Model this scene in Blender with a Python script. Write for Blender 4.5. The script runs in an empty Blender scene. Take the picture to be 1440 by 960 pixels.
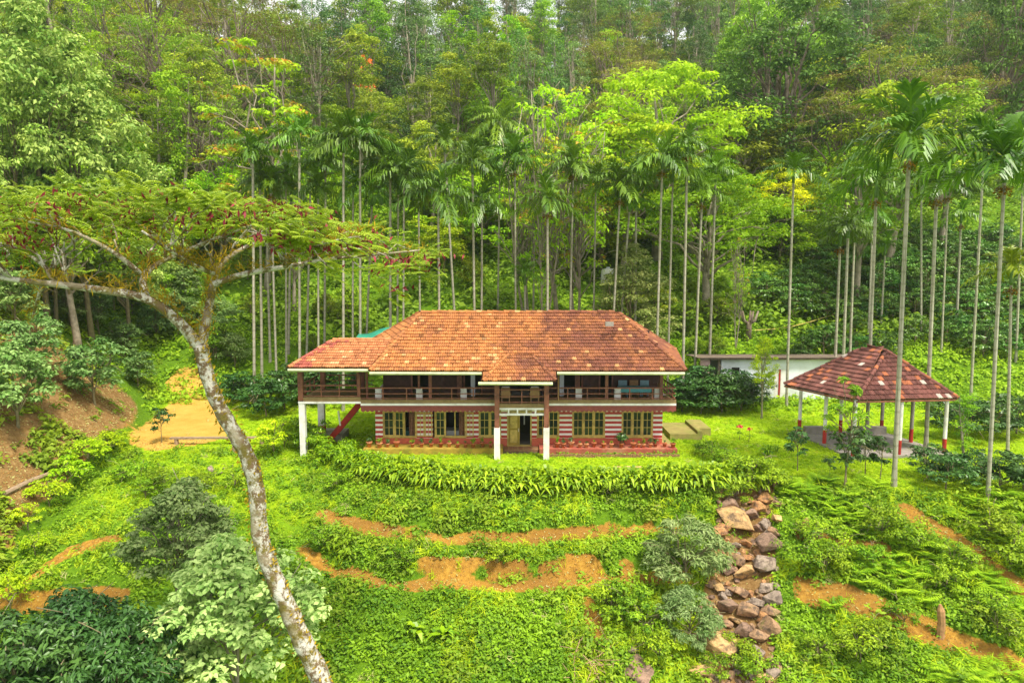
import bpy, bmesh, math, random
import numpy as np
from mathutils import Vector, Matrix

# ------------------------------------------------------------------ camera, world, sun, exposure
SC = bpy.context.scene
COL = SC.collection
PITCH = math.atan(100 / 960)
CAMZ = 11.0
cam = bpy.data.cameras.new('camera'); cam.lens = 24; cam.sensor_width = 36; cam.clip_end = 3000; cam.clip_start = .1
camo = bpy.data.objects.new('camera', cam); COL.objects.link(camo)
camo.location = (0, 0, CAMZ); camo.rotation_euler = (math.pi / 2 - PITCH, 0, 0)
SC.camera = camo
SUN_EL, SUN_AZ = math.radians(62), math.radians(142)      # azimuth from +Y clockwise: sun behind the camera, to the right
W = bpy.data.worlds.new('World'); SC.world = W; W.use_nodes = True
nt = W.node_tree; bg = nt.nodes['Background']
sky = nt.nodes.new('ShaderNodeTexSky'); sky.sky_type = 'NISHITA'; sky.sun_disc = False
sky.sun_elevation = SUN_EL; sky.sun_rotation = SUN_AZ; sky.air_density = .8; sky.dust_density = 7; sky.ozone_density = .6
# bright broken overcast: white cloud over the sky colour
ctc = nt.nodes.new('ShaderNodeTexCoord'); cno = nt.nodes.new('ShaderNodeTexNoise'); cno.inputs['Scale'].default_value = 2.2; cno.inputs['Detail'].default_value = 5
nt.links.new(ctc.outputs['Generated'], cno.inputs['Vector'])
crp = nt.nodes.new('ShaderNodeValToRGB'); crp.color_ramp.elements[0].position = .3; crp.color_ramp.elements[0].color = (.6, .6, .6, 1); crp.color_ramp.elements[1].position = .6
nt.links.new(cno.outputs[0], crp.inputs[0])
cmx = nt.nodes.new('ShaderNodeMix'); cmx.data_type = 'RGBA'; cmx.inputs[7].default_value = (4.0, 4.0, 3.9, 1)
nt.links.new(crp.outputs[0], cmx.inputs[0]); nt.links.new(sky.outputs[0], cmx.inputs[6])
nt.links.new(cmx.outputs[2], bg.inputs[0]); bg.inputs[1].default_value = .12
sl = bpy.data.lights.new('sun', 'SUN'); sl.energy = 2.0; sl.angle = math.radians(10); sl.color = (1, .93, .80)
so = bpy.data.objects.new('sun', sl); COL.objects.link(so)
so.rotation_euler = Vector((-math.sin(SUN_AZ) * math.cos(SUN_EL), -math.cos(SUN_AZ) * math.cos(SUN_EL), -math.sin(SUN_EL))).to_track_quat('-Z', 'Y').to_euler()
SC.view_settings.view_transform = 'Standard'; SC.view_settings.look = 'None'
SC.view_settings.gamma = 1; SC.view_settings.use_curve_mapping = False
SC.view_settings.exposure = 1.55
SC.render.engine = 'CYCLES'
SC.cycles.max_bounces = 6; SC.cycles.diffuse_bounces = 3; SC.cycles.glossy_bounces = 2
SC.cycles.transmission_bounces = 3; SC.cycles.transparent_max_bounces = 4; SC.cycles.volume_bounces = 1
SC.cycles.use_denoising = True
SC.cycles.caustics_reflective = False; SC.cycles.caustics_refractive = False

# ------------------------------------------------------------------ maths helpers
rng = np.random.default_rng(7)
random.seed(7)
CP, SP = math.cos(PITCH), math.sin(PITCH)


def at(px, py, Y):
    """world point seen at a pixel of the 1440x960 photograph, at depth Y"""
    u = (px - 720) / 960; v = (480 - py) / 960
    t = Y / (CP + v * SP)
    return np.array([u * t, Y, CAMZ + (-SP + v * CP) * t])


def pix(p):
    y = p[1] * CP - (p[2] - CAMZ) * SP; z = p[1] * SP + (p[2] - CAMZ) * CP
    return 720 + 960 * p[0] / y, 480 - 960 * z / y


_tab = np.random.default_rng(11).random((64, 64))


def vnoise(x, y, s, off=0):
    x = np.asarray(x, float) / s + 17.3 * off; y = np.asarray(y, float) / s + 9.1 * off
    xi = np.floor(x).astype(int); yi = np.floor(y).astype(int)
    fx = x - xi; fy = y - yi; fx = fx * fx * (3 - 2 * fx); fy = fy * fy * (3 - 2 * fy)
    a = _tab[xi % 64, yi % 64]; b = _tab[(xi + 1) % 64, yi % 64]; c = _tab[xi % 64, (yi + 1) % 64]; d = _tab[(xi + 1) % 64, (yi + 1) % 64]
    return (a * (1 - fx) + b * fx) * (1 - fy) + (c * (1 - fx) + d * fx) * fy


def sstep(a, b, x):
    t = np.clip((np.asarray(x, float) - a) / (b - a), 0, 1); return t * t * (3 - 2 * t)


# ------------------------------------------------------------------ the ground
def yedge(x): return np.interp(x, [-60, -30, -20, -14, -10.7, -7.5, -4.5, 0, 6, 13, 16, 20, 26, 40], [43, 42.5, 42, 41.5, 40, 37.6, 35.6, 34.2, 34, 34.6, 34.6, 33.6, 31.8, 31])
def bankx(y): return np.interp(y, [10, 30, 45, 55, 70, 90], [-22.5, -23.5, -25, -29.5, -37, -45])
def gullyx(y): return np.interp(y, [20, 24, 27, 31, 34.5], [8.2, 8.6, 9.3, 10.9, 12.2])


P_S = [-1, 0, .4, 1.0, 1.9, 2.4, 3.1, 3.35, 4.0, 4.42, 5.2, 7, 9, 20, 40, 90]
P_Z = [0, 0, -.12, -.4, -.8, -1.5, -1.62, -1.8, -2.05, -2.74, -2.88, -3.7, -4.6, -9, -14, -22]
Q_Z = [0, 0, -.15, -.45, -1.0, -1.22, -1.62, -1.76, -2.25, -2.4, -2.85, -3.7, -4.6, -9, -14, -22]
R_Z = [0, -.02, -.12, -.3, -.62, -.75, -.98, -1.05, -1.35, -1.43, -1.7, -2.4, -3.2, -8, -13, -22]


def path1(x): return np.interp(x, [-30, -14, -10.5, -7.5, -3.9, 0, 3.3, 6.6, 12, 30], [38, 36, 34.2, 32.5, 31.2, 30.9, 31.6, 32.7, 32.2, 28.5])
def path2(x): return np.interp(x, [-30, -12, -8.9, -6.1, -2.4, 1.2, 3.9, 6.2, 12, 30], [35, 32.5, 30.7, 29.1, 28.8, 28.7, 29.1, 29.8, 29.6, 26])


def slope_s(x, y):
    """how far down the terraced slope a point lies: 0 lawn edge, 2.75 upper path, 4.8 lower path"""
    e, a, b = yedge(x), path1(x), path2(x)
    w = .25 * (vnoise(x, y, 2.5, 1) - .5)
    y = y + w
    return np.where(y > a, (e - y) / np.maximum(e - a, .3) * 2.75, np.where(y > b, 2.75 + (a - y) / np.maximum(a - b, .3) * 2.05, 4.8 + b - y))


def ground(x, y):
    x = np.asarray(x, float); y = np.asarray(y, float)
    s = slope_s(x, y)
    wl = sstep(-8, -13, x); wr = sstep(9, 11, x)
    z = np.interp(s, P_S, P_Z) * (1 - wl) * (1 - wr) + np.interp(s, P_S, R_Z) * wl + np.interp(s, P_S, Q_Z) * wr
    zb = np.interp(y, [52, 55, 58, 65, 75, 90, 120, 160, 210, 260, 420], [0, .6, 1.8, 5.4, 10, 17.5, 33, 55, 80, 103, 150])
    cap = np.interp(x / np.maximum(y, 20), [-.9, -.4, -.2, -.05, .1, .3, .9], [58, 52, 50, 56, 74, 92, 108])
    zb = -8 * np.log(np.exp(-np.minimum(zb, 300) / 8) + np.exp(-cap / 8)) + 8 * np.log(1 + np.exp(-cap / 8))
    z = z + zb
    bl = np.maximum(0, bankx(y) - x + .8 * (vnoise(x, y, 5, 2) - .5))
    z = z + .9 * np.minimum(bl, 10) + .4 * np.clip(bl - 10, 0, 40)
    gy = sstep(22, 25, y) * (1 - sstep(34, 35.2, y))
    z = z - .55 * np.exp(-((x - gullyx(y)) / 1.25) ** 2) * gy
    far = sstep(50, 70, y)
    z = z + (vnoise(x, y, 1.4, 3) - .5) * (.06 + .3 * sstep(.5, 3, s) + .4 * far) + (vnoise(x, y, 6, 4) - .5) * (.1 + 1.6 * far)
    return z


def gz(x, y): return float(ground(x, y))


def G(px, py):
    """where the ray of a pixel meets the ground"""
    ys = np.arange(14, 160, .05)
    a = at(px, py, 1.0)
    X = a[0] * ys; Z = CAMZ + (a[2] - CAMZ) * ys
    hit = np.nonzero(Z <= ground(X, ys))[0]
    i = hit[0] if len(hit) else -1
    return np.array([X[i], ys[i], float(ground(X[i], ys[i]))])


def soil_lines():
    L = []
    for pts, w in (([(0, 845), (60, 800), (110, 770), (170, 757)], .35), ([(40, 850), (120, 838), (170, 840)], .5),
                   ([(1130, 832), (1190, 842), (1250, 862), (1300, 885), (1370, 915), (1440, 945)], .62),
                   ([(1280, 725), (1330, 750), (1390, 800), (1440, 830)], .62), ([(1130, 750), (1200, 765), (1240, 772)], .4),
                   ([(0, 755), (30, 700), (75, 668), (110, 640)], .5),
                   ([(830, 850), (835, 880), (842, 900)], .35)):
        L.append((np.array([G(*p)[:2] for p in pts]), w))
    return L


def segdist(x, y, poly):
    d = np.full(np.shape(x), 1e9)
    for (ax, ay), (bx, by) in zip(poly[:-1], poly[1:]):
        vx, vy = bx - ax, by - ay
        t = np.clip(((x - ax) * vx + (y - ay) * vy) / (vx * vx + vy * vy + 1e-9), 0, 1)
        d = np.minimum(d, np.hypot(x - ax - t * vx, y - ay - t * vy))
    return d


SOIL = soil_lines()
SOILSPOT = [(G(*p)[:2], r) for p, r in (((785, 815), 1.0), ((820, 810), 1.1), ((885, 806), .9), ((1200, 852), .6), ((1330, 770), .5), ((90, 842), 1.0), ((1395, 800), .5))]
DRIVE = np.array([G(*p)[:2] for p in ((255, 612), (264, 585), (270, 560), (272, 540), (262, 528))])


def soil_mask(x, y):
    m = np.zeros(np.shape(x))
    n = vnoise(x, y, .55, 5) * .6 + vnoise(x, y, 1.6, 6) * .6
    for poly, w in SOIL:
        d = segdist(x, y, poly)
        m = np.maximum(m, 1 - sstep(w * .5, w * 1.3, d + (n - .6) * .55))
    for c, r in SOILSPOT:
        d = np.hypot((x - c[0]), (y - c[1]) * 1.5)
        m = np.maximum(m, 1 - sstep(r * .6, r * 1.1, d + (n - .6) * 1.1))
    s = slope_s(x, y); inx = sstep(-11.2, -9.2, x + (n - .6)) * (1 - sstep(7.5, 9, x))
    for c, w in ((2.78, .40), (4.85, .42)):
        m = np.maximum(m, inx * (1 - sstep(w * .55, w * 1.25, np.abs(s - c) + (n - .6) * .34)))
    for c, w in ((2.15, .4), (4.15, .4)):
        m = np.maximum(m, inx * sstep(-5, -3.5, x) * (1 - sstep(w * .7, w * 1.2, np.abs(s - c))) * sstep(.68, .8, vnoise(x, y, 1.9, 41) + .25 * (n - .6)))
    d = segdist(x, y, DRIVE)
    wd = np.interp(y, [42, 48, 56], [3.3, 2.9, 1.6])
    m = np.maximum(m, 1 - sstep(wd * .8, wd * 1.1, d + (n - .6) * .8))
    # the bare earth bank on the left
    bl = bankx(y) - x
    b = sstep(.2, 1.2, bl) * (1 - sstep(7.5, 10, bl)) * sstep(26, 30, y) * (1 - sstep(50, 54, y))
    m = np.maximum(m, b * sstep(.35, .5, n + .12))
    m = np.maximum(m, (1 - sstep(1.2, 1.75, np.abs(x - gullyx(y)) + (n - .6) * .6)) * sstep(23, 25, y) * (1 - sstep(34.2, 35, y)))
    return m


# ------------------------------------------------------------------ materials
def newmat(name):
    m = bpy.data.materials.new(name); m.use_nodes = True
    t = m.node_tree; b = t.nodes['Principled BSDF']
    return m, t, b


def nd(t, typ, **kw):
    n = t.nodes.new(typ)
    for k, v in kw.items(): setattr(n, k, v)
    return n


def mix(t, fac, a, b, mode='MIX'):
    n = nd(t, 'ShaderNodeMix', data_type='RGBA', blend_type=mode)
    for sock, v in ((0, fac), (6, a), (7, b)):
        if isinstance(v, bpy.types.NodeSocket): t.links.new(v, n.inputs[sock])
        elif sock == 0: n.inputs[0].default_value = v
        else: n.inputs[sock].default_value = (*v, 1) if len(v) == 3 else v
    return n.outputs[2]


def noise(t, scale, detail=4, rough=.6, coord='Object', vec=None):
    n = nd(t, 'ShaderNodeTexNoise'); n.inputs['Scale'].default_value = scale; n.inputs['Detail'].default_value = detail; n.inputs['Roughness'].default_value = rough
    if vec is None:
        c = nd(t, 'ShaderNodeTexCoord'); vec = c.outputs[coord]
    t.links.new(vec, n.inputs['Vector'])
    return n.outputs[0]


def ramp(t, fac, stops):
    r = nd(t, 'ShaderNodeValToRGB')
    el = r.color_ramp.elements
    while len(el) < len(stops): el.new(.5)
    for e, (p, c) in zip(el, stops):
        e.position = p; e.color = (*c, 1) if len(c) == 3 else (c[0],) * 3 + (1,)
    t.links.new(fac, r.inputs[0])
    return r.outputs[0]


def bump(t, b, h, strength=.5, dist=.02):
    n = nd(t, 'ShaderNodeBump'); n.inputs['Strength'].default_value = strength; n.inputs['Distance'].default_value = dist
    t.links.new(h, n.inputs['Height']); t.links.new(n.outputs[0], b.inputs['Normal'])


def leafmat(name, a, b_, rough=.55, trans=.3, hue=.03, spec=.25, tip=None):
    """a leaf: colour varies leaf by leaf (face attribute rnd) and plant by plant (object random and object colour)"""
    m, t, b = newmat(name)
    a = tuple(min(.8, 1.28 * q) for q in a); b_ = tuple(min(.8, 1.28 * q) for q in b_)
    at_ = nd(t, 'ShaderNodeAttribute', attribute_name='rnd')
    c = mix(t, at_.outputs['Fac'], a, b_)
    if tip:
        at2 = nd(t, 'ShaderNodeAttribute', attribute_name='tip'); c = mix(t, at2.outputs['Fac'], c, tip)
    oi = nd(t, 'ShaderNodeObjectInfo')
    c = mix(t, 1.0, c, oi.outputs['Color'], 'MULTIPLY')
    h = nd(t, 'ShaderNodeHueSaturation')
    mr = nd(t, 'ShaderNodeMapRange'); mr.inputs[3].default_value = .5 - hue; mr.inputs[4].default_value = .5 + hue * .25
    t.links.new(oi.outputs['Random'], mr.inputs[0]); t.links.new(mr.outputs[0], h.inputs['Hue'])
    t.links.new(c, h.inputs['Color']); c = h.outputs[0]
    t.links.new(c, b.inputs['Base Color']); b.inputs['Roughness'].default_value = rough; b.inputs['Specular IOR Level'].default_value = spec
    tr = nd(t, 'ShaderNodeBsdfTranslucent'); t.links.new(c, tr.inputs[0])
    ms = nd(t, 'ShaderNodeMixShader'); ms.inputs[0].default_value = trans
    t.links.new(b.outputs[0], ms.inputs[1]); t.links.new(tr.outputs[0], ms.inputs[2])
    t.links.new(ms.outputs[0], t.nodes['Material Output'].inputs[0])
    return m


def plain(name, col, rough=.6, var=.25, scale=6, spec=.3, bmp=.2, obcol=False, dirt=None):
    m, t, b = newmat(name)
    n = noise(t, scale)
    d = tuple(x * (1 - var) for x in col); l = tuple(min(1, x * (1 + var)) for x in col)
    c = ramp(t, n, [(.3, d), (.7, l)])
    if dirt:
        c = mix(t, ramp(t, noise(t, scale * .35, 5, .7), [(.48, (0,)), (.68, (1,))]), c, dirt)
    if obcol:
        oi = nd(t, 'ShaderNodeObjectInfo'); c = mix(t, 1.0, c, oi.outputs['Color'], 'MULTIPLY')
    t.links.new(c, b.inputs['Base Color']); b.inputs['Roughness'].default_value = rough; b.inputs['Specular IOR Level'].default_value = spec
    if bmp: bump(t, b, noise(t, scale * 4), bmp)
    return m


M = {}
M['weed'] = leafmat('weed leaf', (.05, .15, .006), (.24, .42, .014), trans=.3)
M['grass'] = leafmat('grass blade', (.22, .40, .006), (.40, .56, .014), trans=.35, rough=.7)
M['fern'] = leafmat('fern leaf', (.12, .29, .008), (.28, .48, .015), trans=.35)
M['under'] = leafmat('undergrowth leaf', (.075, .18, .010), (.23, .39, .02), trans=.35)
M['coffee'] = leafmat('coffee leaf', (.016, .062, .010), (.06, .16, .028), rough=.38, trans=.14, spec=.4)
M['hedge'] = leafmat('strap leaf', (.05, .18, .004), (.25, .46, .010), rough=.4, trans=.28, spec=.35)
M['yellow'] = leafmat('yellow green leaf', (.20, .40, .006), (.40, .58, .01), trans=.35)
M['palm'] = leafmat('palm leaflet', (.018, .075, .004), (.14, .28, .010), rough=.38, trans=.22, spec=.5, hue=.02)
M['lime'] = leafmat('lime leaf', (.26, .44, .006), (.48, .64, .012), trans=.4)
M['mid'] = leafmat('mid green leaf', (.07, .18, .012), (.23, .38, .02), trans=.35)
M['dark'] = leafmat('dark leaf', (.035, .11, .015), (.12, .26, .03), trans=.25)
M['blue'] = leafmat('blue green leaf', (.04, .12, .03), (.12, .25, .055), trans=.25)
M['olive'] = leafmat('olive leaf', (.10, .19, .015), (.24, .33, .03), trans=.3, tip=(.17, .07, .045))
M['silver'] = leafmat('silver green leaf', (.10, .21, .045), (.29, .41, .15), trans=.25, rough=.5)
M['bigleaf'] = leafmat('broad grey green leaf', (.10, .225, .03), (.32, .44, .12), trans=.3)
M['tipped'] = leafmat('orange tipped leaf', (.16, .42, .008), (.32, .6, .012), trans=.35, tip=(.62, .30, .04))
M['umbrella'] = leafmat('feathery leaf', (.08, .185, .008), (.235, .37, .018), trans=.35)
M['moss'] = leafmat('moss', (.17, .13, .008), (.42, .32, .015), trans=.3, rough=.9)
M['pod'] = leafmat('red pod', (.10, .016, .010), (.27, .035, .028), trans=.1)
M['flower'] = leafmat('orange flower', (.75, .10, .01), (.85, .22, .02), trans=.2)
M['redflower'] = leafmat('red flower', (.7, .03, .03), (.8, .1, .1), trans=.2)
M['tan'] = leafmat('pale dry leaf', (.3, .34, .1), (.5, .5, .2), trans=.3)
M['barkpale'] = plain('pale bark', (.30, .26, .19), .85, .35, 3, dirt=(.16, .14, .08))
M['bark'] = plain('brown bark', (.16, .12, .085), .9, .4, 3, dirt=(.3, .26, .2))
M['stem'] = plain('thin stem', (.20, .17, .09), .85, .3, 5)
M['fruit'] = plain('areca fruit', (.25, .14, .04), .7, .4, 8)
M['shaft'] = plain('green crownshaft', (.10, .20, .03), .4, .3, 3)


def palm_bark():
    m, t, b = newmat('ringed palm trunk')
    c = nd(t, 'ShaderNodeTexCoord')
    w = nd(t, 'ShaderNodeTexWave', wave_type='BANDS', bands_direction='Z'); w.inputs['Scale'].default_value = 9; w.inputs['Distortion'].default_value = 1.5
    t.links.new(c.outputs['Object'], w.inputs[0])
    n = noise(t, 5, 5, .65)
    col = mix(t, ramp(t, n, [(.42, (0,)), (.6, (1,))]), (.44, .42, .33), (.2, .19, .11))
    col = mix(t, ramp(t, w.outputs[0], [(.0, (.5,)), (.15, (0,))]), col, (.15, .14, .09))
    t.links.new(col, b.inputs['Base Color']); b.inputs['Roughness'].default_value = .85
    return m


M['palmbark'] = palm_bark()
M['earth'] = plain('clod of earth', (.30, .16, .035), .95, .4, 8)


def lichen_bark():
    m, t, b = newmat('lichen mottled bark')
    n1 = noise(t, 1.5, 7, .75); n2 = noise(t, 3.4, 7, .72); n3 = noise(t, .8, 4)
    c = mix(t, ramp(t, n2, [(.47, (0,)), (.53, (1,))]), (.17, .11, .055), (.60, .57, .50))
    c = mix(t, ramp(t, n1, [(.5, (0,)), (.58, (1,))]), c, (.16, .13, .02))
    c = mix(t, ramp(t, n3, [(.55, (0,)), (.65, (1,))]), c, (.35, .30, .2))
    t.links.new(c, b.inputs['Base Color']); b.inputs['Roughness'].default_value = .9
    bump(t, b, noise(t, 9, 6, .7), 1, .06)
    return m


M['lichen'] = lichen_bark()


def ground_mat():
    m, t, b = newmat('earth and turf')
    a = nd(t, 'ShaderNodeAttribute', attribute_name='soil'); l = nd(t, 'ShaderNodeAttribute', attribute_name='lawn')
    n1 = noise(t, .8, 5, .65); n2 = noise(t, 5, 5, .7); n3 = noise(t, .25, 3)
    turf = ramp(t, n1, [(.3, (.20, .36, .006)), (.5, (.30, .46, .008)), (.72, (.42, .53, .014))])
    turf = mix(t, ramp(t, n2, [(.5, (0,)), (.75, (.6,))]), turf, (.14, .28, .006))
    turf = mix(t, ramp(t, noise(t, 1.7, 4, .6), [(.55, (0,)), (.72, (.7,))]), turf, (.36, .30, .05))
    turf = mix(t, ramp(t, noise(t, .55, 5, .6), [(.52, (0,)), (.62, (.6,))]), turf, (.15, .32, .006))
    wild = ramp(t, n2, [(.3, (.05, .12, .006)), (.7, (.14, .26, .01))])
    g = mix(t, l.outputs['Fac'], wild, turf)
    s = ramp(t, n2, [(.25, (.19, .088, .016)), (.5, (.36, .19, .030)), (.75, (.50, .31, .055))])
    s = mix(t, ramp(t, n3, [(.4, (0,)), (.6, (.7,))]), s, (.19, .095, .022))
    dr = nd(t, 'ShaderNodeAttribute', attribute_name='drive')
    s = mix(t, dr.outputs['Fac'], s, ramp(t, n1, [(.3, (.48, .27, .045)), (.7, (.62, .38, .085))]))
    bk = nd(t, 'ShaderNodeAttribute', attribute_name='bank')
    s = mix(t, bk.outputs['Fac'], s, ramp(t, noise(t, 3, 6, .75), [(.3, (.12, .065, .02)), (.5, (.24, .14, .05)), (.72, (.36, .24, .1))]))
    sm = nd(t, 'ShaderNodeMath', operation='ADD'); t.links.new(a.outputs['Fac'], sm.inputs[0])
    sc = nd(t, 'ShaderNodeMath', operation='MULTIPLY_ADD'); t.links.new(n2, sc.inputs[0]); sc.inputs[1].default_value = .8; sc.inputs[2].default_value = -.4
    t.links.new(sc.outputs[0], sm.inputs[1])
    f = ramp(t, sm.outputs[0], [(.38, (0,)), (.6, (1,))])
    c = mix(t, f, g, s)
    t.links.new(c, b.inputs['Base Color']); b.inputs['Roughness'].default_value = .95; b.inputs['Specular IOR Level'].default_value = .1
    bump(t, b, noise(t, 7, 6, .75), 1, .08)
    return m


M['ground'] = ground_mat()


def tile_mat(name):
    m, t, b = newmat(name)
    a = nd(t, 'ShaderNodeAttribute', attribute_name='col')
    n = noise(t, 3, 5, .7)
    c = mix(t, ramp(t, n, [(.5, (0,)), (.75, (.6,))]), a.outputs['Color'], (.10, .045, .03))
    t.links.new(c, b.inputs['Base Color']); b.inputs['Roughness'].default_value = .85; b.inputs['Specular IOR Level'].default_value = .2
    return m


M['tile'] = tile_mat('clay roof tile')


def stripe_mat():
    m, t, b = newmat('red and white striped paint')
    c = nd(t, 'ShaderNodeTexCoord'); s = nd(t, 'ShaderNodeSeparateXYZ'); t.links.new(c.outputs['Object'], s.inputs[0])
    mu = nd(t, 'ShaderNodeMath', operation='MULTIPLY'); t.links.new(s.outputs[2], mu.inputs[0]); mu.inputs[1].default_value = 1 / .294
    fr = nd(t, 'ShaderNodeMath', operation='FRACT'); t.links.new(mu.outputs[0], fr.inputs[0])
    lt = nd(t, 'ShaderNodeMath', operation='LESS_THAN'); t.links.new(fr.outputs[0], lt.inputs[0]); lt.inputs[1].default_value = .46
    n = noise(t, 4, 5, .7)
    red = ramp(t, n, [(.3, (.36, .02, .02)), (.7, (.50, .045, .04))]); wh = ramp(t, n, [(.3, (.74, .71, .68)), (.7, (.88, .86, .84))])
    t.links.new(mix(t, lt.outputs[0], red, wh), b.inputs['Base Color']); b.inputs['Roughness'].default_value = .6
    return m


M['stripe'] = stripe_mat()


def brick_mat(name, c1, c2, mortar, scale=7):
    m, t, b = newmat(name)
    c = nd(t, 'ShaderNodeTexCoord'); mp = nd(t, 'ShaderNodeMapping'); mp.inputs['Rotation'].default_value = (math.pi / 2, 0, 0)
    t.links.new(c.outputs['Object'], mp.inputs[0])
    k = nd(t, 'ShaderNodeTexBrick'); k.inputs['Scale'].default_value = scale; k.inputs['Mortar Size'].default_value = .03
    k.inputs['Color1'].default_value = (*c1, 1); k.inputs['Color2'].default_value = (*c2, 1); k.inputs['Mortar'].default_value = (*mortar, 1)
    t.links.new(mp.outputs[0], k.inputs[0])
    c = mix(t, ramp(t, noise(t, 2.5, 5, .7), [(.5, (0,)), (.75, (.5,))]), k.outputs[0], (.16, .07, .03))
    t.links.new(c, b.inputs['Base Color']); b.inputs['Roughness'].default_value = .8
    return m


M['brick'] = brick_mat('red painted brick', (.46, .038, .022), (.58, .085, .035), (.52, .2, .13), 4.5)
M['oldbrick'] = brick_mat('worn brick edging', (.26, .10, .05), (.36, .2, .09), (.12, .1, .05), 4.5)
M['wood'] = plain('red brown painted wood', (.25, .095, .055), .5, .25, 5, dirt=(.11, .045, .03))
M['darkwood'] = plain('dark wood panelling', (.07, .028, .018), .55, .4, 3)
M['yellowwood'] = plain('yellow painted wood', (.58, .43, .12), .5, .2, 6, dirt=(.3, .2, .06))
M['olivewood'] = plain('olive yellow door paint', (.33, .23, .03), .5, .2, 4)
M['white'] = plain('white paint', (.78, .77, .74), .6, .07, 3, dirt=(.55, .53, .46))
M['bluewhite'] = plain('pale blue wash', (.74, .79, .83), .7, .08, 1.2, dirt=(.58, .6, .58))
M['pinkwash'] = plain('pink wash', (.62, .42, .38), .8, .15, 2)
M['gutter'] = plain('pale green gutter', (.52, .56, .33), .5, .15, 3)
M['valance'] = plain('maroon valance', (.22, .055, .045), .55, .2, 4)
M['deck'] = plain('weathered deck board', (.24, .165, .07), .7, .25, 3)
M['mossplinth'] = plain('mossy yellow plinth', (.36, .25, .035), .85, .3, 3, dirt=(.16, .2, .02))
M['redplinth'] = plain('worn red plinth', (.36, .09, .06), .8, .2, 3, dirt=(.42, .22, .12))
M['slabstone'] = plain('mossy cement slab', (.30, .25, .08), .9, .25, 2, dirt=(.22, .24, .05))
M['red'] = plain('red paint', (.42, .025, .02), .55, .2, 4, dirt=(.25, .03, .03))
M['cement'] = plain('grey cement', (.30, .27, .24), .85, .2, 2, dirt=(.2, .2, .13))
M['cream'] = plain('cream wall', (.5, .42, .28), .8, .15, 2)
M['shadepaint'] = plain('room shade as dark paint', (.035, .028, .024), .9, .2, 2)  # near-black colour puts the shade of unlit rooms into their surfaces
M['curtain'] = plain('brown patterned curtain', (.24, .12, .075), .9, .5, 9)
M['glass'] = plain('window glass', (.018, .03, .022), .06, .1, 2, spec=.6, bmp=0)
M['cane'] = plain('woven cane', (.34, .20, .085), .7, .25, 20)
M['cushion'] = plain('pale cushion', (.6, .6, .58), .9, .1, 6)
M['teal'] = plain('teal cloth', (.10, .34, .38), .8, .15, 4)
M['tealchair'] = plain('blue grey chair paint', (.2, .34, .4), .5, .15, 4)
M['terracotta'] = plain('terracotta', (.46, .16, .07), .75, .25, 8, obcol=True)
def rock_mat():
    m, t, b = newmat('weathered rock')
    oi = nd(t, 'ShaderNodeObjectInfo'); ge = nd(t, 'ShaderNodeNewGeometry')
    n1 = noise(t, 1.6, 8, .72); n2 = noise(t, 4.5, 8, .7, vec=ge.outputs['Position']); n3 = noise(t, 1.3, 6, .7, vec=ge.outputs['Position'])
    c = ramp(t, n2, [(.28, (.26, .25, .24)), (.5, (.58, .56, .54)), (.75, (.84, .82, .8))])
    c = mix(t, 1.0, c, oi.outputs['Color'], 'MULTIPLY')
    c = mix(t, ramp(t, n1, [(.50, (0,)), (.60, (.8,))]), c, (.09, .065, .05))
    c = mix(t, ramp(t, n3, [(.58, (0,)), (.68, (.75,))]), c, (.15, .15, .035))
    t.links.new(c, b.inputs['Base Color']); b.inputs['Roughness'].default_value = .85; b.inputs['Specular IOR Level'].default_value = .25
    bump(t, b, n2, .9, .12)
    return m


M['rock'] = rock_mat()
M['tarp'] = plain('teal green tarpaulin', (.03, .26, .17), .5, .2, 3)
M['rust'] = plain('rusty sheet roof', (.22, .17, .13), .7, .3, 2)
M['hose'] = plain('yellow pipe', (.55, .45, .12), .5, .1, 4)
M['plank'] = plain('grey weathered plank', (.28, .2, .13), .85, .3, 4)
M['dead'] = plain('dead wood', (.36, .2, .09), .9, .4, 5)
M['stick'] = plain('dry sticks', (.38, .25, .14), .9, .3, 5)


# ------------------------------------------------------------------ mesh helpers
def norm(v): return v / np.maximum(np.linalg.norm(v, axis=-1, keepdims=True), 1e-9)


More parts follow.
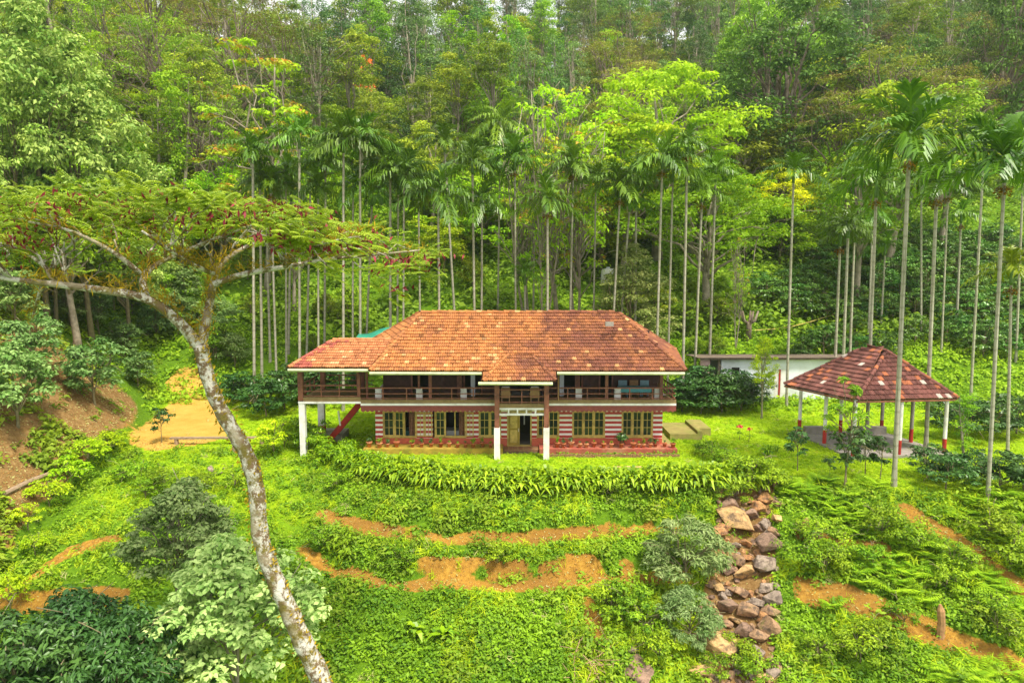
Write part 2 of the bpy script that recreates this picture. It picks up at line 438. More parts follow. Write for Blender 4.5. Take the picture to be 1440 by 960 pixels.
class MB:
    """collects shapes, links them as ONE mesh"""
    def __init__(s): s.v = []; s.f = []; s.a = {}; s.n = 0; s.smooth = False

    def add(s, V, F):
        V = np.asarray(V, float)
        s.v.append(V); s.f += [tuple(int(i) + s.n for i in f) for f in F]; s.n += len(V); return s

    def box(s, x0, x1, y0, y1, z0, z1):
        V = [(x, y, z) for z in (z0, z1) for y in (y0, y1) for x in (x0, x1)]
        return s.add(V, [(0, 2, 3, 1), (4, 5, 7, 6), (0, 1, 5, 4), (2, 6, 7, 3), (0, 4, 6, 2), (1, 3, 7, 5)])

    def beam(s, p, q, w, h):
        """a rectangular bar from p to q"""
        p = np.array(p, float); q = np.array(q, float); d = norm(q - p)
        up = np.array([0, 0, 1.]) if abs(d[2]) < .95 else np.array([0, 1., 0])
        sd = norm(np.cross(d, up)); u = np.cross(sd, d)
        V = [b + sd * w / 2 * i + u * h / 2 * j for b in (p, q) for i, j in ((-1, -1), (1, -1), (1, 1), (-1, 1))]
        return s.add(V, [(3, 2, 1, 0), (4, 5, 6, 7), (0, 1, 5, 4), (1, 2, 6, 5), (2, 3, 7, 6), (3, 0, 4, 7)])

    def tube(s, pts, rad, n=8, cap=True):
        pts = np.array(pts, float); k = len(pts); rad = np.broadcast_to(rad, (k,))
        d = norm(np.gradient(pts, axis=0)); ref = np.array([1., .1, 0]) if abs(d[0][0]) < .9 else np.array([0, 1., 0])
        V = []; a = np.arange(n) * 2 * math.pi / n
        for i in range(k):
            x = norm(np.cross(d[i], ref)); y = np.cross(d[i], x)
            V.append(pts[i] + rad[i] * (np.cos(a)[:, None] * x + np.sin(a)[:, None] * y))
            ref = -np.cross(d[i], x) if False else ref
        F = [(i * n + j, i * n + (j + 1) % n, (i + 1) * n + (j + 1) % n, (i + 1) * n + j) for i in range(k - 1) for j in range(n)]
        if cap: F += [tuple(range(n))[::-1], tuple((k - 1) * n + j for j in range(n))]
        return s.add(np.concatenate(V), F)

    def lathe(s, prof, n=14, loc=(0, 0, 0)):
        a = np.arange(n) * 2 * math.pi / n
        V = np.concatenate([np.stack([r * np.cos(a), r * np.sin(a), np.full(n, z)], 1) for r, z in prof]) + np.array(loc)
        k = len(prof)
        F = [(i * n + j, i * n + (j + 1) % n, (i + 1) * n + (j + 1) % n, (i + 1) * n + j) for i in range(k - 1) for j in range(n)]
        F += [tuple(range(n))[::-1], tuple((k - 1) * n + j for j in range(n))]
        return s.add(V, F)

    def mesh(s, name, off=(0, 0, 0)):
        me = bpy.data.meshes.new(name)
        V = np.concatenate(s.v) - np.array(off)
        me.from_pydata(V.tolist(), [], s.f)
        if s.smooth: me.polygons.foreach_set('use_smooth', [True] * len(me.polygons))
        me.update(); return me

    def obj(s, name, mat, parent=None):
        off = np.zeros(3); p = parent
        while p is not None: off = off + np.array(p.location); p = p.parent
        return obj(name, s.mesh(name, off), mat, parent)


def quads(name, V, rnd=None, tip=None):
    """mesh of loose quads, V (n,4,3); rnd is stored per face"""
    n = len(V); me = bpy.data.meshes.new(name)
    me.vertices.add(n * 4); me.vertices.foreach_set('co', np.ascontiguousarray(V, dtype=np.float32).ravel())
    me.loops.add(n * 4); me.loops.foreach_set('vertex_index', np.arange(n * 4, dtype=np.int32))
    me.polygons.add(n); me.polygons.foreach_set('loop_start', np.arange(n, dtype=np.int32) * 4)
    me.update(calc_edges=True)
    for nm, arr in (('rnd', rnd), ('tip', tip)):
        if arr is not None:
            a = me.attributes.new(nm, 'FLOAT', 'FACE'); a.data.foreach_set('value', np.asarray(arr, dtype=np.float32))
    return me


def leaves(C, N, L, Wd, R, T=None, fold=.18, droop=.15):
    """leaf quads at centres C with normals N"""
    n = len(C); N = norm(N)
    rv = R.normal(size=(n, 3)) if T is None else T + .5 * R.normal(size=(n, 3))
    T = norm(rv - (rv * N).sum(1, keepdims=True) * N); B = np.cross(N, T)
    L = np.broadcast_to(L, (n,))[:, None]; Wd = np.broadcast_to(Wd, (n,))[:, None]
    up = N * fold * Wd
    return np.stack([C - T * L / 2, C - T * L * .05 - B * Wd / 2 + up, C + T * L / 2 - N * droop * L, C - T * L * .05 + B * Wd / 2 + up], 1)


def leaves_fine(C, N, L, Wd, R, T=None, fold=.22, droop=.3):
    """a pointed oval leaf of four quads, creased along the midrib"""
    n = len(C); N = norm(N); rv = R.normal(size=(n, 3)) if T is None else T + .5 * R.normal(size=(n, 3))
    T = norm(rv - (rv * N).sum(1, keepdims=True) * N); B = np.cross(N, T)
    L = np.broadcast_to(L, (n,))[:, None]; W_ = np.broadcast_to(Wd, (n,))[:, None]
    mid = lambda t: C + T * L * (t - .5) - N * droop * L * t * t
    sd = lambda t, w, s: mid(t) + B * s * W_ * w / 2 + N * fold * W_ * w
    out = []
    for s in (1, -1):
        a = [mid(0), sd(.28, .92, s), sd(.62, .8, s), mid(.36)]; b = [mid(.36), sd(.62, .8, s), mid(1.0), mid(.68)]
        for q in (a, b): out.append(np.stack(q if s > 0 else q[::-1], 1))
    return np.stack(out, 1).reshape(-1, 4, 3)


def puff(c, r, flat, n, L, asp, R, up=.75, shell=2.6, fine=False):
    """leaves of one foliage clump"""
    u = norm(R.normal(size=(n, 3))); flip = R.random(n) < up; u[:, 2] = np.where(flip, np.abs(u[:, 2]), u[:, 2])
    rad = R.random(n)[:, None] ** (1 / shell)
    C = np.asarray(c) + u * rad * np.array([r, r, r * flat])
    N = norm(u * .6 + np.array([0, 0, .75]) + .45 * R.normal(size=(n, 3)))
    ll = L * (.65 + .7 * R.random(n))
    T = u + np.array([0, 0, -.35])
    return (leaves_fine if fine else leaves)(C, N, ll, ll * asp, R, T)


def obj(name, data, mat=None, parent=None):
    o = bpy.data.objects.new(name, data); COL.objects.link(o)
    if mat is not None and len(data.materials) == 0: data.materials.append(M[mat] if isinstance(mat, str) else mat)
    if parent is not None: o.parent = parent
    return o


ORD = []


def tag(o, label, cat, group=None, order=False):
    o['label'] = label; o['category'] = cat
    if group: o['group'] = group
    if order: ORD.append(o)
    return o


def thing(name, label, cat, loc=(0, 0, 0), rz=0, group=None, order=False):
    o = bpy.data.objects.new(name, None); COL.objects.link(o); o.empty_display_size = .2
    o.location = tuple(float(q) for q in loc); o.rotation_euler = (0, 0, rz)
    return tag(o, label, cat, group, order)


def copy_tree(o, parent=None):
    c = o.copy(); COL.objects.link(c); c.parent = parent
    for ch in list(o.children): copy_tree(ch, c)
    return c


# ------------------------------------------------------------------ ground sheet
xs = np.unique(np.concatenate([np.linspace(-420, -70, 50), np.linspace(-70, -34, 60), np.arange(-34, 30, .26), np.linspace(30, 70, 70), np.linspace(70, 420, 50)]).round(3))
ys = np.unique(np.concatenate([np.linspace(-80, 14, 40), np.arange(14, 60, .24), np.linspace(60, 110, 70), np.linspace(110, 420, 80)]).round(3))
XX, YY = np.meshgrid(xs, ys); ZZ = ground(XX, YY)
nx, ny = len(xs), len(ys)
idx = np.arange(nx * ny).reshape(ny, nx)
Fq = np.stack([idx[:-1, :-1], idx[:-1, 1:], idx[1:, 1:], idx[1:, :-1]], -1).reshape(-1, 4)
me = bpy.data.meshes.new('ground')
me.vertices.add(nx * ny); me.vertices.foreach_set('co', np.stack([XX, YY, ZZ], -1).astype(np.float32).ravel())
me.loops.add(len(Fq) * 4); me.loops.foreach_set('vertex_index', Fq.astype(np.int32).ravel())
me.polygons.add(len(Fq)); me.polygons.foreach_set('loop_start', np.arange(len(Fq), dtype=np.int32) * 4)
me.update(calc_edges=True); me.polygons.foreach_set('use_smooth', [True] * len(Fq))


def lawn_mask(x, y):
    s = yedge(x) - y
    m = (1 - sstep(-.4, .5, s)) * (1 - sstep(53, 57, y)) * sstep(0, 2, x - bankx(y))
    w = np.clip(sstep(-9, -13, x), 0, 1) * (1 - sstep(6, 9, s))
    return np.maximum(m, w * sstep(0, 2, x - bankx(y)) * (1 - sstep(53, 57, y)) * .8)


BANKM = sstep(.1, .9, bankx(YY) - XX)
DRV = 1 - sstep(2.9, 3.8, segdist(XX, YY, DRIVE))
for nm, arr in (('soil', soil_mask(XX, YY)), ('lawn', lawn_mask(XX, YY)), ('drive', DRV), ('bank', np.maximum(BANKM * (1 - DRV), (1 - sstep(1.2, 2.0, np.abs(XX - gullyx(YY)))) * sstep(22, 24, YY) * (1 - sstep(34, 35, YY))))):
    a = me.attributes.new(nm, 'FLOAT', 'POINT'); a.data.foreach_set('value', arr.astype(np.float32).ravel())
obj('ground', me, 'ground')['kind'] = 'structure'


# ------------------------------------------------------------------ scatter of ground cover (stuff)
def scatter(n, x0, x1, y0, y1, dens, R, power=1.0):
    """random points, thinning with distance and by a density function"""
    out = []; got = 0
    while got < n:
        x = R.uniform(x0, x1, n * 2); y = R.uniform(y0, y1, n * 2)
        p = dens(x, y) * (y0 / y) ** power
        k = R.random(n * 2) < p; out.append(np.stack([x[k], y[k]], 1)); got += int(k.sum())
        if len(out) > 60: break
    return np.concatenate(out)[:n]


def cover(name, mat, pts, nl, rad, L, asp, R, hgt=.35, up=(.75, .5)):
    z = ground(pts[:, 0], pts[:, 1]); n = len(pts)
    sc = np.clip(np.exp(.3 * R.normal(size=n)), .4, 1.5)
    C0 = np.repeat(np.stack([pts[:, 0], pts[:, 1], z], 1), nl, 0); S = np.repeat(sc, nl)[:, None]
    m = n * nl
    d = norm(R.normal(size=(m, 3))); d[:, 2] = np.abs(d[:, 2])
    C = C0 + d * R.random(m)[:, None] ** .5 * np.array([rad, rad, hgt]) * S
    N = norm(d * up[1] + np.array([0, -.15, up[0]]) + .4 * R.normal(size=(m, 3)))
    ll = L * (.6 + .8 * R.random(m)) * S[:, 0]
    V = leaves(C, N, ll, ll * asp, R, d)
    base = np.repeat(np.clip(vnoise(pts[:, 0], pts[:, 1], 1.3, 8) * .8 + vnoise(pts[:, 0], pts[:, 1], 4.5, 9) * .6 - .15 + .25 * R.normal(size=n), 0, 1), nl)
    o = obj(name, quads(name, V, np.clip(base * .75 + .3 * R.random(m), 0, 1)), mat); o['kind'] = 'stuff'
    return o


R1 = np.random.default_rng(21)
soilq = lambda x, y: soil_mask(x, y)


def d_weed(x, y):
    s = yedge(x) - y
    inside = sstep(.1, .5, s) * (x > bankx(y) - .3)
    leftl = np.where(x < -10, .35, 1)
    return inside * leftl * (1 - np.clip(soilq(x, y) * 1.6, 0, .97))


pts = scatter(15500, -27, 30, 18, 44, d_weed, R1, 1.2)
cover('terrace_weeds', 'weed', pts, 30, .30, .115, .55, R1, .28)
d_fern = lambda x, y: sstep(12.5, 14, x) * sstep(-.6, .3, yedge(x) - y) * (1 - np.clip(soilq(x, y) * 1.6, 0, .97)) * sstep(.45, .6, vnoise(x, y, 2.2, 12) + .1 * sstep(18, 22, x))


def fern_cover(name, pts, R, nfr=7, flen=.75, mat='fern'):
    """patches of pinnate fronds"""
    VV = []; rr = []
    z = ground(pts[:, 0], pts[:, 1])
    k = 9
    for (x, y), zz in zip(pts, z):
        sc = .6 + .8 * R.random(); rv = R.random()
        for f in range(nfr):
            a = R.uniform(0, 6.283); el = R.uniform(.85, 1.45); l = flen * sc * R.uniform(.7, 1.2)
            t = np.linspace(.15, 1, k)
            hx = l * t * math.cos(el * .6); hz = l * (t * math.sin(el) - .55 * t * t) + .1
            dx, dy = math.cos(a), math.sin(a)
            Cc = np.stack([x + dx * hx, y + dy * hx, zz + hz], 1)
            w = l * .36 * np.sin(np.pi * np.clip(t * .9 + .08, 0, 1)) + .02
            sd = np.array([-dy, dx, 0]); fw = np.array([dx, dy, 0]) * l * .07
            for sg in (1, -1):
                tipp = Cc + sd * sg * w[:, None] + fw * 1.2 - np.array([0, 0, .12]) * w[:, None]
                mid = (Cc + tipp) / 2
                VV.append(np.stack([Cc - fw * .3, mid - fw * .55, tipp, mid + fw * .55], 1)); rr.append(np.full(k, rv) + .25 * R.normal(size=k))
    o = obj(name, quads(name, np.concatenate(VV), np.clip(np.concatenate(rr), 0, 1)), mat); o['kind'] = 'stuff'


fern_cover('fern_patch', scatter(620, 12.5, 30, 20, 36, d_fern, R1, .6), R1)
d_lawn = lambda x, y: lawn_mask(x, y) * (1 - np.clip(soilq(x, y) * 1.5, 0, 1)) * (~((x > -9) & (x < 10) & (y > 40.1) & (y < 50)))
cover('lawn_grass', 'grass', scatter(24000, -28, 34, 30, 57, d_lawn, R1, 1), 7, .14, .13, .22, R1, .12, (.25, .7))
d_tuft = lambda x, y: d_weed(x, y) * sstep(.5, .7, vnoise(x, y, 1.6, 14))
cover('grass_tufts', 'grass', scatter(7500, -27, 30, 18, 44, d_tuft, R1, 1.2), 16, .2, .32, .07, R1, .34, (.1, .9))
d_slope = lambda x, y: sstep(51.5, 54, y) * (1 - .6 * np.clip(soilq(x, y), 0, 1)) * (np.abs(x) < y * .85 + 6)
cover('slope_undergrowth', 'fern', scatter(9000, -62, 62, 51, 72, lambda x, y: d_slope(x, y) * (1 - .75 * sstep(.5, .62, vnoise(x, y, 6, 15))), R1, .6), 16, .55, .26, .5, R1, .5)
cover('forest_undergrowth', 'under', scatter(12500, -200, 200, 64, 210, lambda x, y: (np.abs(x) < y * .85) * 1.0, R1, 1.4), 26, 1.3, .42, .6, R1, 1.3)
d_bank = lambda x, y: sstep(-1, .5, bankx(y) - x) * (.04 + .9 * sstep(.64, .76, vnoise(x, y, 2.4, 16)) + sstep(7.5, 10, bankx(y) - x)) * (x > -y * .85 - 4)
cover('bank_weeds', 'under', scatter(4500, -60, -22, 22, 64, lambda x, y: np.clip(d_bank(x, y), 0, 1), R1, .8), 16, .4, .24, .5, R1, .4)
d_tall = lambda x, y: d_weed(x, y) * sstep(.56, .66, vnoise(x, y, 1.9, 44))
cover('tall_weeds', 'weed', scatter(1100, -27, 30, 18, 44, d_tall, R1, 1), 46, .42, .17, .42, R1, .75)
cover('dark_weeds', 'under', scatter(900, -27, 30, 18, 44, lambda x, y: d_weed(x, y) * sstep(.6, .7, vnoise(x, y, 1.5, 47)), R1, 1), 40, .4, .15, .5, R1, .5)
cover('dry_grass', 'tan', scatter(1300, -27, 34, 18, 54, lambda x, y: np.maximum(d_weed(x, y), .25 * lawn_mask(x, y)) * sstep(.62, .72, vnoise(x, y, 1.2, 51)), R1, 1), 9, .16, .28, .07, R1, .2, (.2, .9))
# dry leaf litter on the bare bank
l2 = scatter(2600, -27, 30, 20, 44, lambda x, y: soil_mask(x, y) ** 1.5, R1, 1)
cover('fallen_leaves', 'tan', l2, 2, .12, .07, .45, R1, .03)
lt = scatter(5000, -38, -22, 26, 55, lambda x, y: soil_mask(x, y) * sstep(-.5, .5, bankx(y) - x), R1, .5)
cover('leaf_litter', 'tan', lt, 2, .15, .09, .5, R1, .03)
cp_ = scatter(5200, -27, 30, 20, 44, lambda x, y: soil_mask(x, y) ** 2 * (np.abs(x - gullyx(y)) > 1.6), R1, 1.2)
zc = ground(cp_[:, 0], cp_[:, 1]); rc = .02 + .05 * R1.random(len(cp_)) ** 2.5
oct_ = np.array([[1, 0, 0], [0, 1, 0], [-1, 0, 0], [0, -1, 0], [0, 0, .8], [0, 0, -.8]])
J = 1 + .5 * (R1.random((len(cp_), 6, 1)) - .5); O6 = oct_[None] * J * rc[:, None, None]
tri = []
for a_, b_ in ((0, 1), (1, 2), (2, 3), (3, 0)):
    tri.append(np.stack([O6[:, a_], O6[:, b_], O6[:, 4] * .98 + O6[:, b_] * .02, O6[:, 4]], 1) + np.stack([cp_[:, 0], cp_[:, 1], zc], 1)[:, None, :])
obj('earth_clods', quads('earth_clods', np.concatenate(tri)), 'earth')['kind'] = 'stuff'
#@@HOUSE
# ------------------------------------------------------------------ tiled roofs
def tile_face(poly, colf, R, tw=.27, th=.34, lift=.0):
    P = np.array(poly, float); U = norm(P[1] - P[0]); Nn = norm(np.cross(U, P[-1] - P[0]))
    if Nn[2] < 0: Nn = -Nn
    Vv = np.cross(Nn, U)
    if Vv[2] < 0: Vv = -Vv
    q = np.stack([(P - P[0]) @ U, (P - P[0]) @ Vv], 1); vmax = q[:, 1].max()

    def rng_at(v):
        c = []
        for a, b in zip(q, np.roll(q, -1, 0)):
            if abs(a[1] - b[1]) < 1e-6:
                if abs(a[1] - v) < 1e-3: c += [a[0], b[0]]
                continue
            t = (v - a[1]) / (b[1] - a[1])
            if -1e-6 <= t <= 1 + 1e-6: c.append(a[0] + t * (b[0] - a[0]))
        return (min(c), max(c)) if c else None
    out = []; cols = []
    prof = np.array([0, .055, .012, .055, .0]); fx = np.array([0, .25, .5, .75, 1])
    for j in range(int(math.ceil(vmax / th))):
        v0 = j * th; v1 = min(v0 + th * 1.1, vmax - 1e-4)
        if v1 - v0 < .05: continue
        a, b = rng_at(min(v0 + 1e-4, vmax - 2e-4)), rng_at(v1)
        if a is None or b is None: continue
        lo, hi = min(a[0], b[0]), max(a[1], b[1])
        for i in range(int(math.floor(lo / tw)), int(math.ceil(hi / tw))):
            u = (i + fx) * tw + (j % 2) * tw * .5 + R.normal() * .008
            ua = np.clip(u, a[0], a[1]); ub = np.clip(u, b[0], b[1])
            if ua[-1] - ua[0] < .01 and ub[-1] - ub[0] < .01: continue
            h0 = .075 + R.normal() * .012 + lift; sl = R.normal() * .006
            low = P[0] + np.outer(ua, U) + Vv * (v0 + sl) + np.outer(prof + h0, Nn)
            hig = P[0] + np.outer(ub, U) + Vv * v1 + np.outer(prof + .012 + lift, Nn)
            bot = low - Nn * .07
            c = colf(*(low.mean(0)), R)
            for k in range(4):
                out.append((low[k], low[k + 1], hig[k + 1], hig[k])); cols.append(c)
                out.append((bot[k], bot[k + 1], low[k + 1], low[k])); cols.append(c)
    return np.array(out), np.array(cols)


def roof_obj(name, faces, colf, R, parent, tw=.27, th=.34, off=None):
    V = []; Cc = []
    for f in faces:
        v, c = tile_face(f, colf, R, tw, th); V.append(v); Cc.append(c)
    V = np.concatenate(V) - np.array(parent.location); Cc = np.concatenate(Cc)
    me = quads(name, V)
    a = me.attributes.new('col', 'FLOAT_COLOR', 'FACE'); a.data.foreach_set('color', np.concatenate([Cc, np.ones((len(Cc), 1))], 1).astype(np.float32).ravel())
    return obj(name, me, 'tile', parent)


def light_underlay(faces, parent, drop=.03):  # underlay added to stop light leaking through gaps between the tiles
    m = MB()
    for f in faces:
        P = np.array(f, float) - np.array([0, 0, drop]); m.add(P, [tuple(range(len(P)))])
    return m.obj('added_light_block', 'darkwood', parent)


def caps(line, parent, R, colf, name='ridge_cap', r=.11, step=.36):
    a, b = np.array(line[0], float), np.array(line[1], float); L = np.linalg.norm(b - a); d = (b - a) / L
    V = []; Cc = []; sd = norm(np.cross(d, [0, 0, 1])); up = np.cross(sd, d); ang = np.linspace(-.25, math.pi + .25, 7)
    for i in range(int(L / step)):
        p0 = a + d * i * step; p1 = p0 + d * step * 1.12; jit = R.normal() * .012
        r0 = [p0 + sd * math.cos(t) * (r + .02) + up * (math.sin(t) * (r + .02) + .04 + jit) for t in ang]; r1 = [p1 + sd * math.cos(t) * (r - .015) + up * (math.sin(t) * (r - .015) + .04 + jit) for t in ang]
        c = colf(*p0, R)
        for k in range(6): V.append((r0[k], r0[k + 1], r1[k + 1], r1[k])); Cc.append(c)
    V = np.array(V) - np.array(parent.location); Cc = np.array(Cc)
    me = quads(name, V)
    at_ = me.attributes.new('col', 'FLOAT_COLOR', 'FACE'); at_.data.foreach_set('color', np.concatenate([Cc, np.ones((len(Cc), 1))], 1).astype(np.float32).ravel())
    return obj(name, me, 'tile', parent)


def house_tile_col(x, y, z, R):
    o = np.array([.44, .18, .058]); d = np.array([.20, .075, .045]); p = np.array([.62, .34, .14])
    w = float(sstep(-.8, .6, x - 1.2 + (z - 6.5) * -.5 + (float(vnoise(x, z, 1.3, 31)) - .5) * 2))
    n = float(vnoise(x * 1.0, z * 2.2, .9, 32))
    st = float(vnoise(x * 2.2, z * .35, .8, 37))
    f = .04 + .82 * w * (.55 + .7 * n) + (.3 if n > .72 else 0) + .55 * max(0, st - .55) + R.normal() * .13
    c = o + (d - o) * np.clip(f, 0, 1)
    if R.random() < .05 - .02 * w: c = p * R.uniform(.8, 1.05)
    if R.random() < .05: c = c * .6
    return c * R.uniform(.8, 1.17)


def wing_tile_col(x, y, z, R):
    c = np.array([.50, .205, .085]) * R.uniform(.7, 1.2)
    if R.random() < .09: c = np.array([.62, .36, .18])
    if x < -12.1 - (z - 5.4) * -1.2 + R.normal() * .3 and R.random() < .55: c = np.array([.36, .1, .07]) * R.uniform(.8, 1.2)
    return c


def pav_tile_col(x, y, z, R):
    c = np.array([.155, .062, .05]) * R.uniform(.55, 1.4)
    if R.random() < .12: c = np.array([.38, .13, .06]) * R.uniform(.8, 1.1)
    if R.random() < .012: c = np.array([.5, .42, .36])
    return c


RH = np.random.default_rng(33)
H = thing('plantation_house', 'wide two-storey house with orange tiled roof, wooden verandah and red striped walls', 'house', (.8, 44, 0))
FL, FR, BR_, BL_ = (-8.2, 39, 5.2), (10.05, 39, 5.2), (12.05, 50, 5.2), (-11.5, 50, 5.2)
RL, RR = (-5.94, 44.5, 8.25), (6.87, 44.5, 8.25)
main = [[FL, FR, RR, RL], [FR, BR_, RR], [BR_, BL_, RL, RR], [BL_, FL, RL]]
rf = roof_obj('roof', main, house_tile_col, RH, H)
light_underlay(main, H)
for ln in ((RL, RR), (FR, RR), (FL, RL), (BR_, RR), (BL_, RL)): caps(ln, H, RH, house_tile_col)
ch = MB(); p = at(857, 454, 41.9); ch.box(p[0] - .25, p[0] + .25, p[1] - .12, p[1] + .12, p[2] - .2, p[2] + .06); ch.obj('roof_patch', 'cement', H)
WFL, WFR = (-13.0, 39.3, 5.35), (-8.25, 39.3, 5.35); WRL, WRR = (-11.2, 42.5, 6.65), (-7.4, 42.5, 6.65); WBL, WBR = (-13.0, 45.7, 5.35), (-9.8, 45.7, 5.35)
wing = [[WFL, WFR, WRR, WRL], [WBL, WFL, WRL], [WBR, WBL, WRL, WRR]]
roof_obj('wing_roof', wing, wing_tile_col, RH, H); light_underlay(wing, H)
for ln in ((WRL, WRR), (WFL, WRL), (WBL, WRL)): caps(ln, H, RH, wing_tile_col)
PF0, PF1, PT0, PT1 = (-1.65, 38.2, 4.75), (2.5, 38.2, 4.75), (-.2, 40.35, 6.02), (1.1, 40.35, 6.02)
PS0, PS1 = (-1.65, 39.5, 5.28), (2.5, 39.5, 5.28)
porch = [[PF0, PF1, PT1, PT0], [PS0, PF0, PT0], [PF1, PS1, PT1]]
roof_obj('porch_roof', porch, house_tile_col, RH, H); light_underlay(porch, H)
for ln in ((PF0, PT0), (PF1, PT1)): caps(ln, H, RH, house_tile_col, r=.09)


def hb(name, mat, *boxes):
    m = MB()
    for b in boxes: m.box(*b)
    return m.obj(name, mat, H)


# gutters along the eaves
for x0, x1, y, z in ((-8.2, -1.75, 38.93, 5.08), (2.6, 9.95, 38.93, 5.08), (-13.0, -8.25, 39.22, 5.22), (-1.9, 2.3, 38.1, 4.62)):
    m = MB(); m.tube([(x0, y, z + .02), (x1, y, z)], .085, 8); m.box(x0, x1, y + .09, y + .14, z - .09, z + .10); m.obj('gutter', 'gutter', H)
m = MB(); m.tube([(2.75, 38.95, 5.05), (2.75, 39.9, 4.8), (2.75, 39.95, 3.35)], .04, 8); m.obj('rainwater_pipe', 'cane', H)
# ground floor shell
X0, X1, YW = -8.43, 9.28, 41.3
hb('back_wall', 'cream', (X0, X1, 49.3, 49.5, 0, 5.2))
hb('side_wall', 'cream', (X0, X0 + .2, YW + .25, 49.3, 0, 2.66))
hb('side_wall', 'cream', (X1 - .2, X1, YW + .25, 49.3, 0, 2.66))
hb('partition', 'shadepaint', (X0 + .2, X1 - .2, 44.6, 44.8, .16, 2.6))
hb('floor', 'cement', (X0, X1, YW, 49.3, -.2, .2))
hb('room_ceiling', 'shadepaint', (X0 + .2, X1 - .2, YW + .26, 49.3, 2.57, 2.655))


def fx(px): return float(at(px, 600, YW)[0])


ZS0, ZS1, ZL = .735, 2.38, 2.66
piers = [(528, 538.2), (585, 608.5), (655, 673), (704.8, 713), (747.8, 755), (786.7, 804.5), (851, 874), (918.5, 931.4)]
for a, b in piers:
    hb('striped_pier', 'stripe', (fx(a), fx(b), YW, YW + .25, ZS0 - .03, ZL))
bricks = [(528, 713), (748, 931.4)]
for a, b in bricks: hb('brick_base', 'brick', (fx(a), fx(b), YW - .03, YW + .25, .0, ZS0 - .03))
hb('lintel', 'cream', (fx(713), fx(747.8), YW + .004, YW + .25, 2.36, ZL))


def casement(parent, x0, x1, z0, z1, y, glass=True, bars=(1, 2), fm='yellowwood', ang=0.0):
    """one window sash with glazing bars; ang swings it open about its outer edge"""
    o = MB(); t = .055
    w = x1 - x0
    o.box(0, t, 0, .05, z0, z1); o.box(w - t, w, 0, .05, z0, z1); o.box(t, w - t, 0, .05, z0, z0 + t); o.box(t, w - t, 0, .05, z1 - t, z1)
    for k in range(bars[0]): xx = t + (w - 2 * t) * (k + 1) / (bars[0] + 1); o.box(xx - .016, xx + .016, .01, .04, z0 + t, z1 - t)
    for k in range(bars[1]): zz = z0 + t + (z1 - z0 - 2 * t) * (k + 1) / (bars[1] + 1); o.box(t, w - t, .012, .038, zz - .016, zz + .016)
    ca, sa = math.cos(ang), math.sin(ang)
    rot = lambda V: np.stack([x0 + V[:, 0] * ca - V[:, 1] * sa, y + V[:, 0] * sa + V[:, 1] * ca, V[:, 2]], 1)
    o.v = [rot(v) for v in o.v]
    s = o.obj('casement', fm, parent)
    if glass:
        g = MB(); g.box(t, w - t, .02, .028, z0 + t, z1 - t); g.v = [rot(v) for v in g.v]; g.obj('pane', 'glass', s)
    return s


def window(a, b, kinds, z0=.83, z1=2.34):
    x0, x1 = fx(a), fx(b); f = MB(); t = .07; y0, y1 = YW + .03, YW + .17
    f.box(x0, x0 + t, y0, y1, z0 - .09, ZL - .003); f.box(x1 - t, x1, y0, y1, z0 - .09, ZL - .003)
    f.box(x0 + t, x1 - t, y0, y1, z1, ZL - .003); f.box(x0 + t, x1 - t, y0, y1, z0 - .09, z0)
    n = len(kinds); w = (x1 - x0 - 2 * t) / n
    for i in range(1, n): f.box(x0 + t + w * i - .035, x0 + t + w * i + .035, y0, y1, z0, z1)
    o = f.obj('window', 'yellowwood', H)
    s = MB(); s.box(x0 - .04, x1 + .04, YW - .06, YW + .028, z0 - .1, z0 - .05); s.obj('sill', 'yellowwood', o)
    for i, k in enumerate(kinds):
        p0 = x0 + t + w * i + (.035 if i else 0); p1 = x0 + t + w * (i + 1) - (.035 if i < n - 1 else 0)
        if k == 'g': casement(o, p0, p1, z0, z1, YW + .07)
        elif k == 'h': casement(o, p0, p1, z0, z1, YW + .07, bars=(1, 2), ang=-.22)
        elif k == 'c':
            c = MB(); nn = 15; xs_ = np.linspace(p0 + (p1 - p0) * .35, p1, nn)
            V = [(x, YW + .24 + .035 * math.sin(i_ * 1.7) + .02 * (z < 1.5) * math.sin(i_), z) for z in (z0, 1.5, z1) for i_, x in enumerate(xs_)]
            c.add(V, [(r * nn + q, r * nn + q + 1, (r + 1) * nn + q + 1, (r + 1) * nn + q) for r in range(2) for q in range(nn - 1)])
            c.obj('curtain', 'curtain', o)
    return o


window(538.2, 585, 'ghc'); window(611, 655, 'goc'); window(673, 704.8, 'ggg'[:2])
window(755, 786.7, 'gg'); window(804.5, 851, 'ggg'); window(874, 918.5, 'ggg')
# casements folded back flat over the striped piers
for a, b in ((585.5, 597), (597.5, 608), (655.5, 666)): casement(H, fx(a), fx(b), .83, 2.34, YW - .07, glass=False)
# the little bed and cloth seen inside
for px_, w_, mt in ((574, .5, 'teal'), (632, .8, 'cushion')):
    x = fx(px_) + .1; m = MB(); m.box(x - w_, x + w_, 42.2, 43.2, .25, .95); m.obj('bed', mt, H)
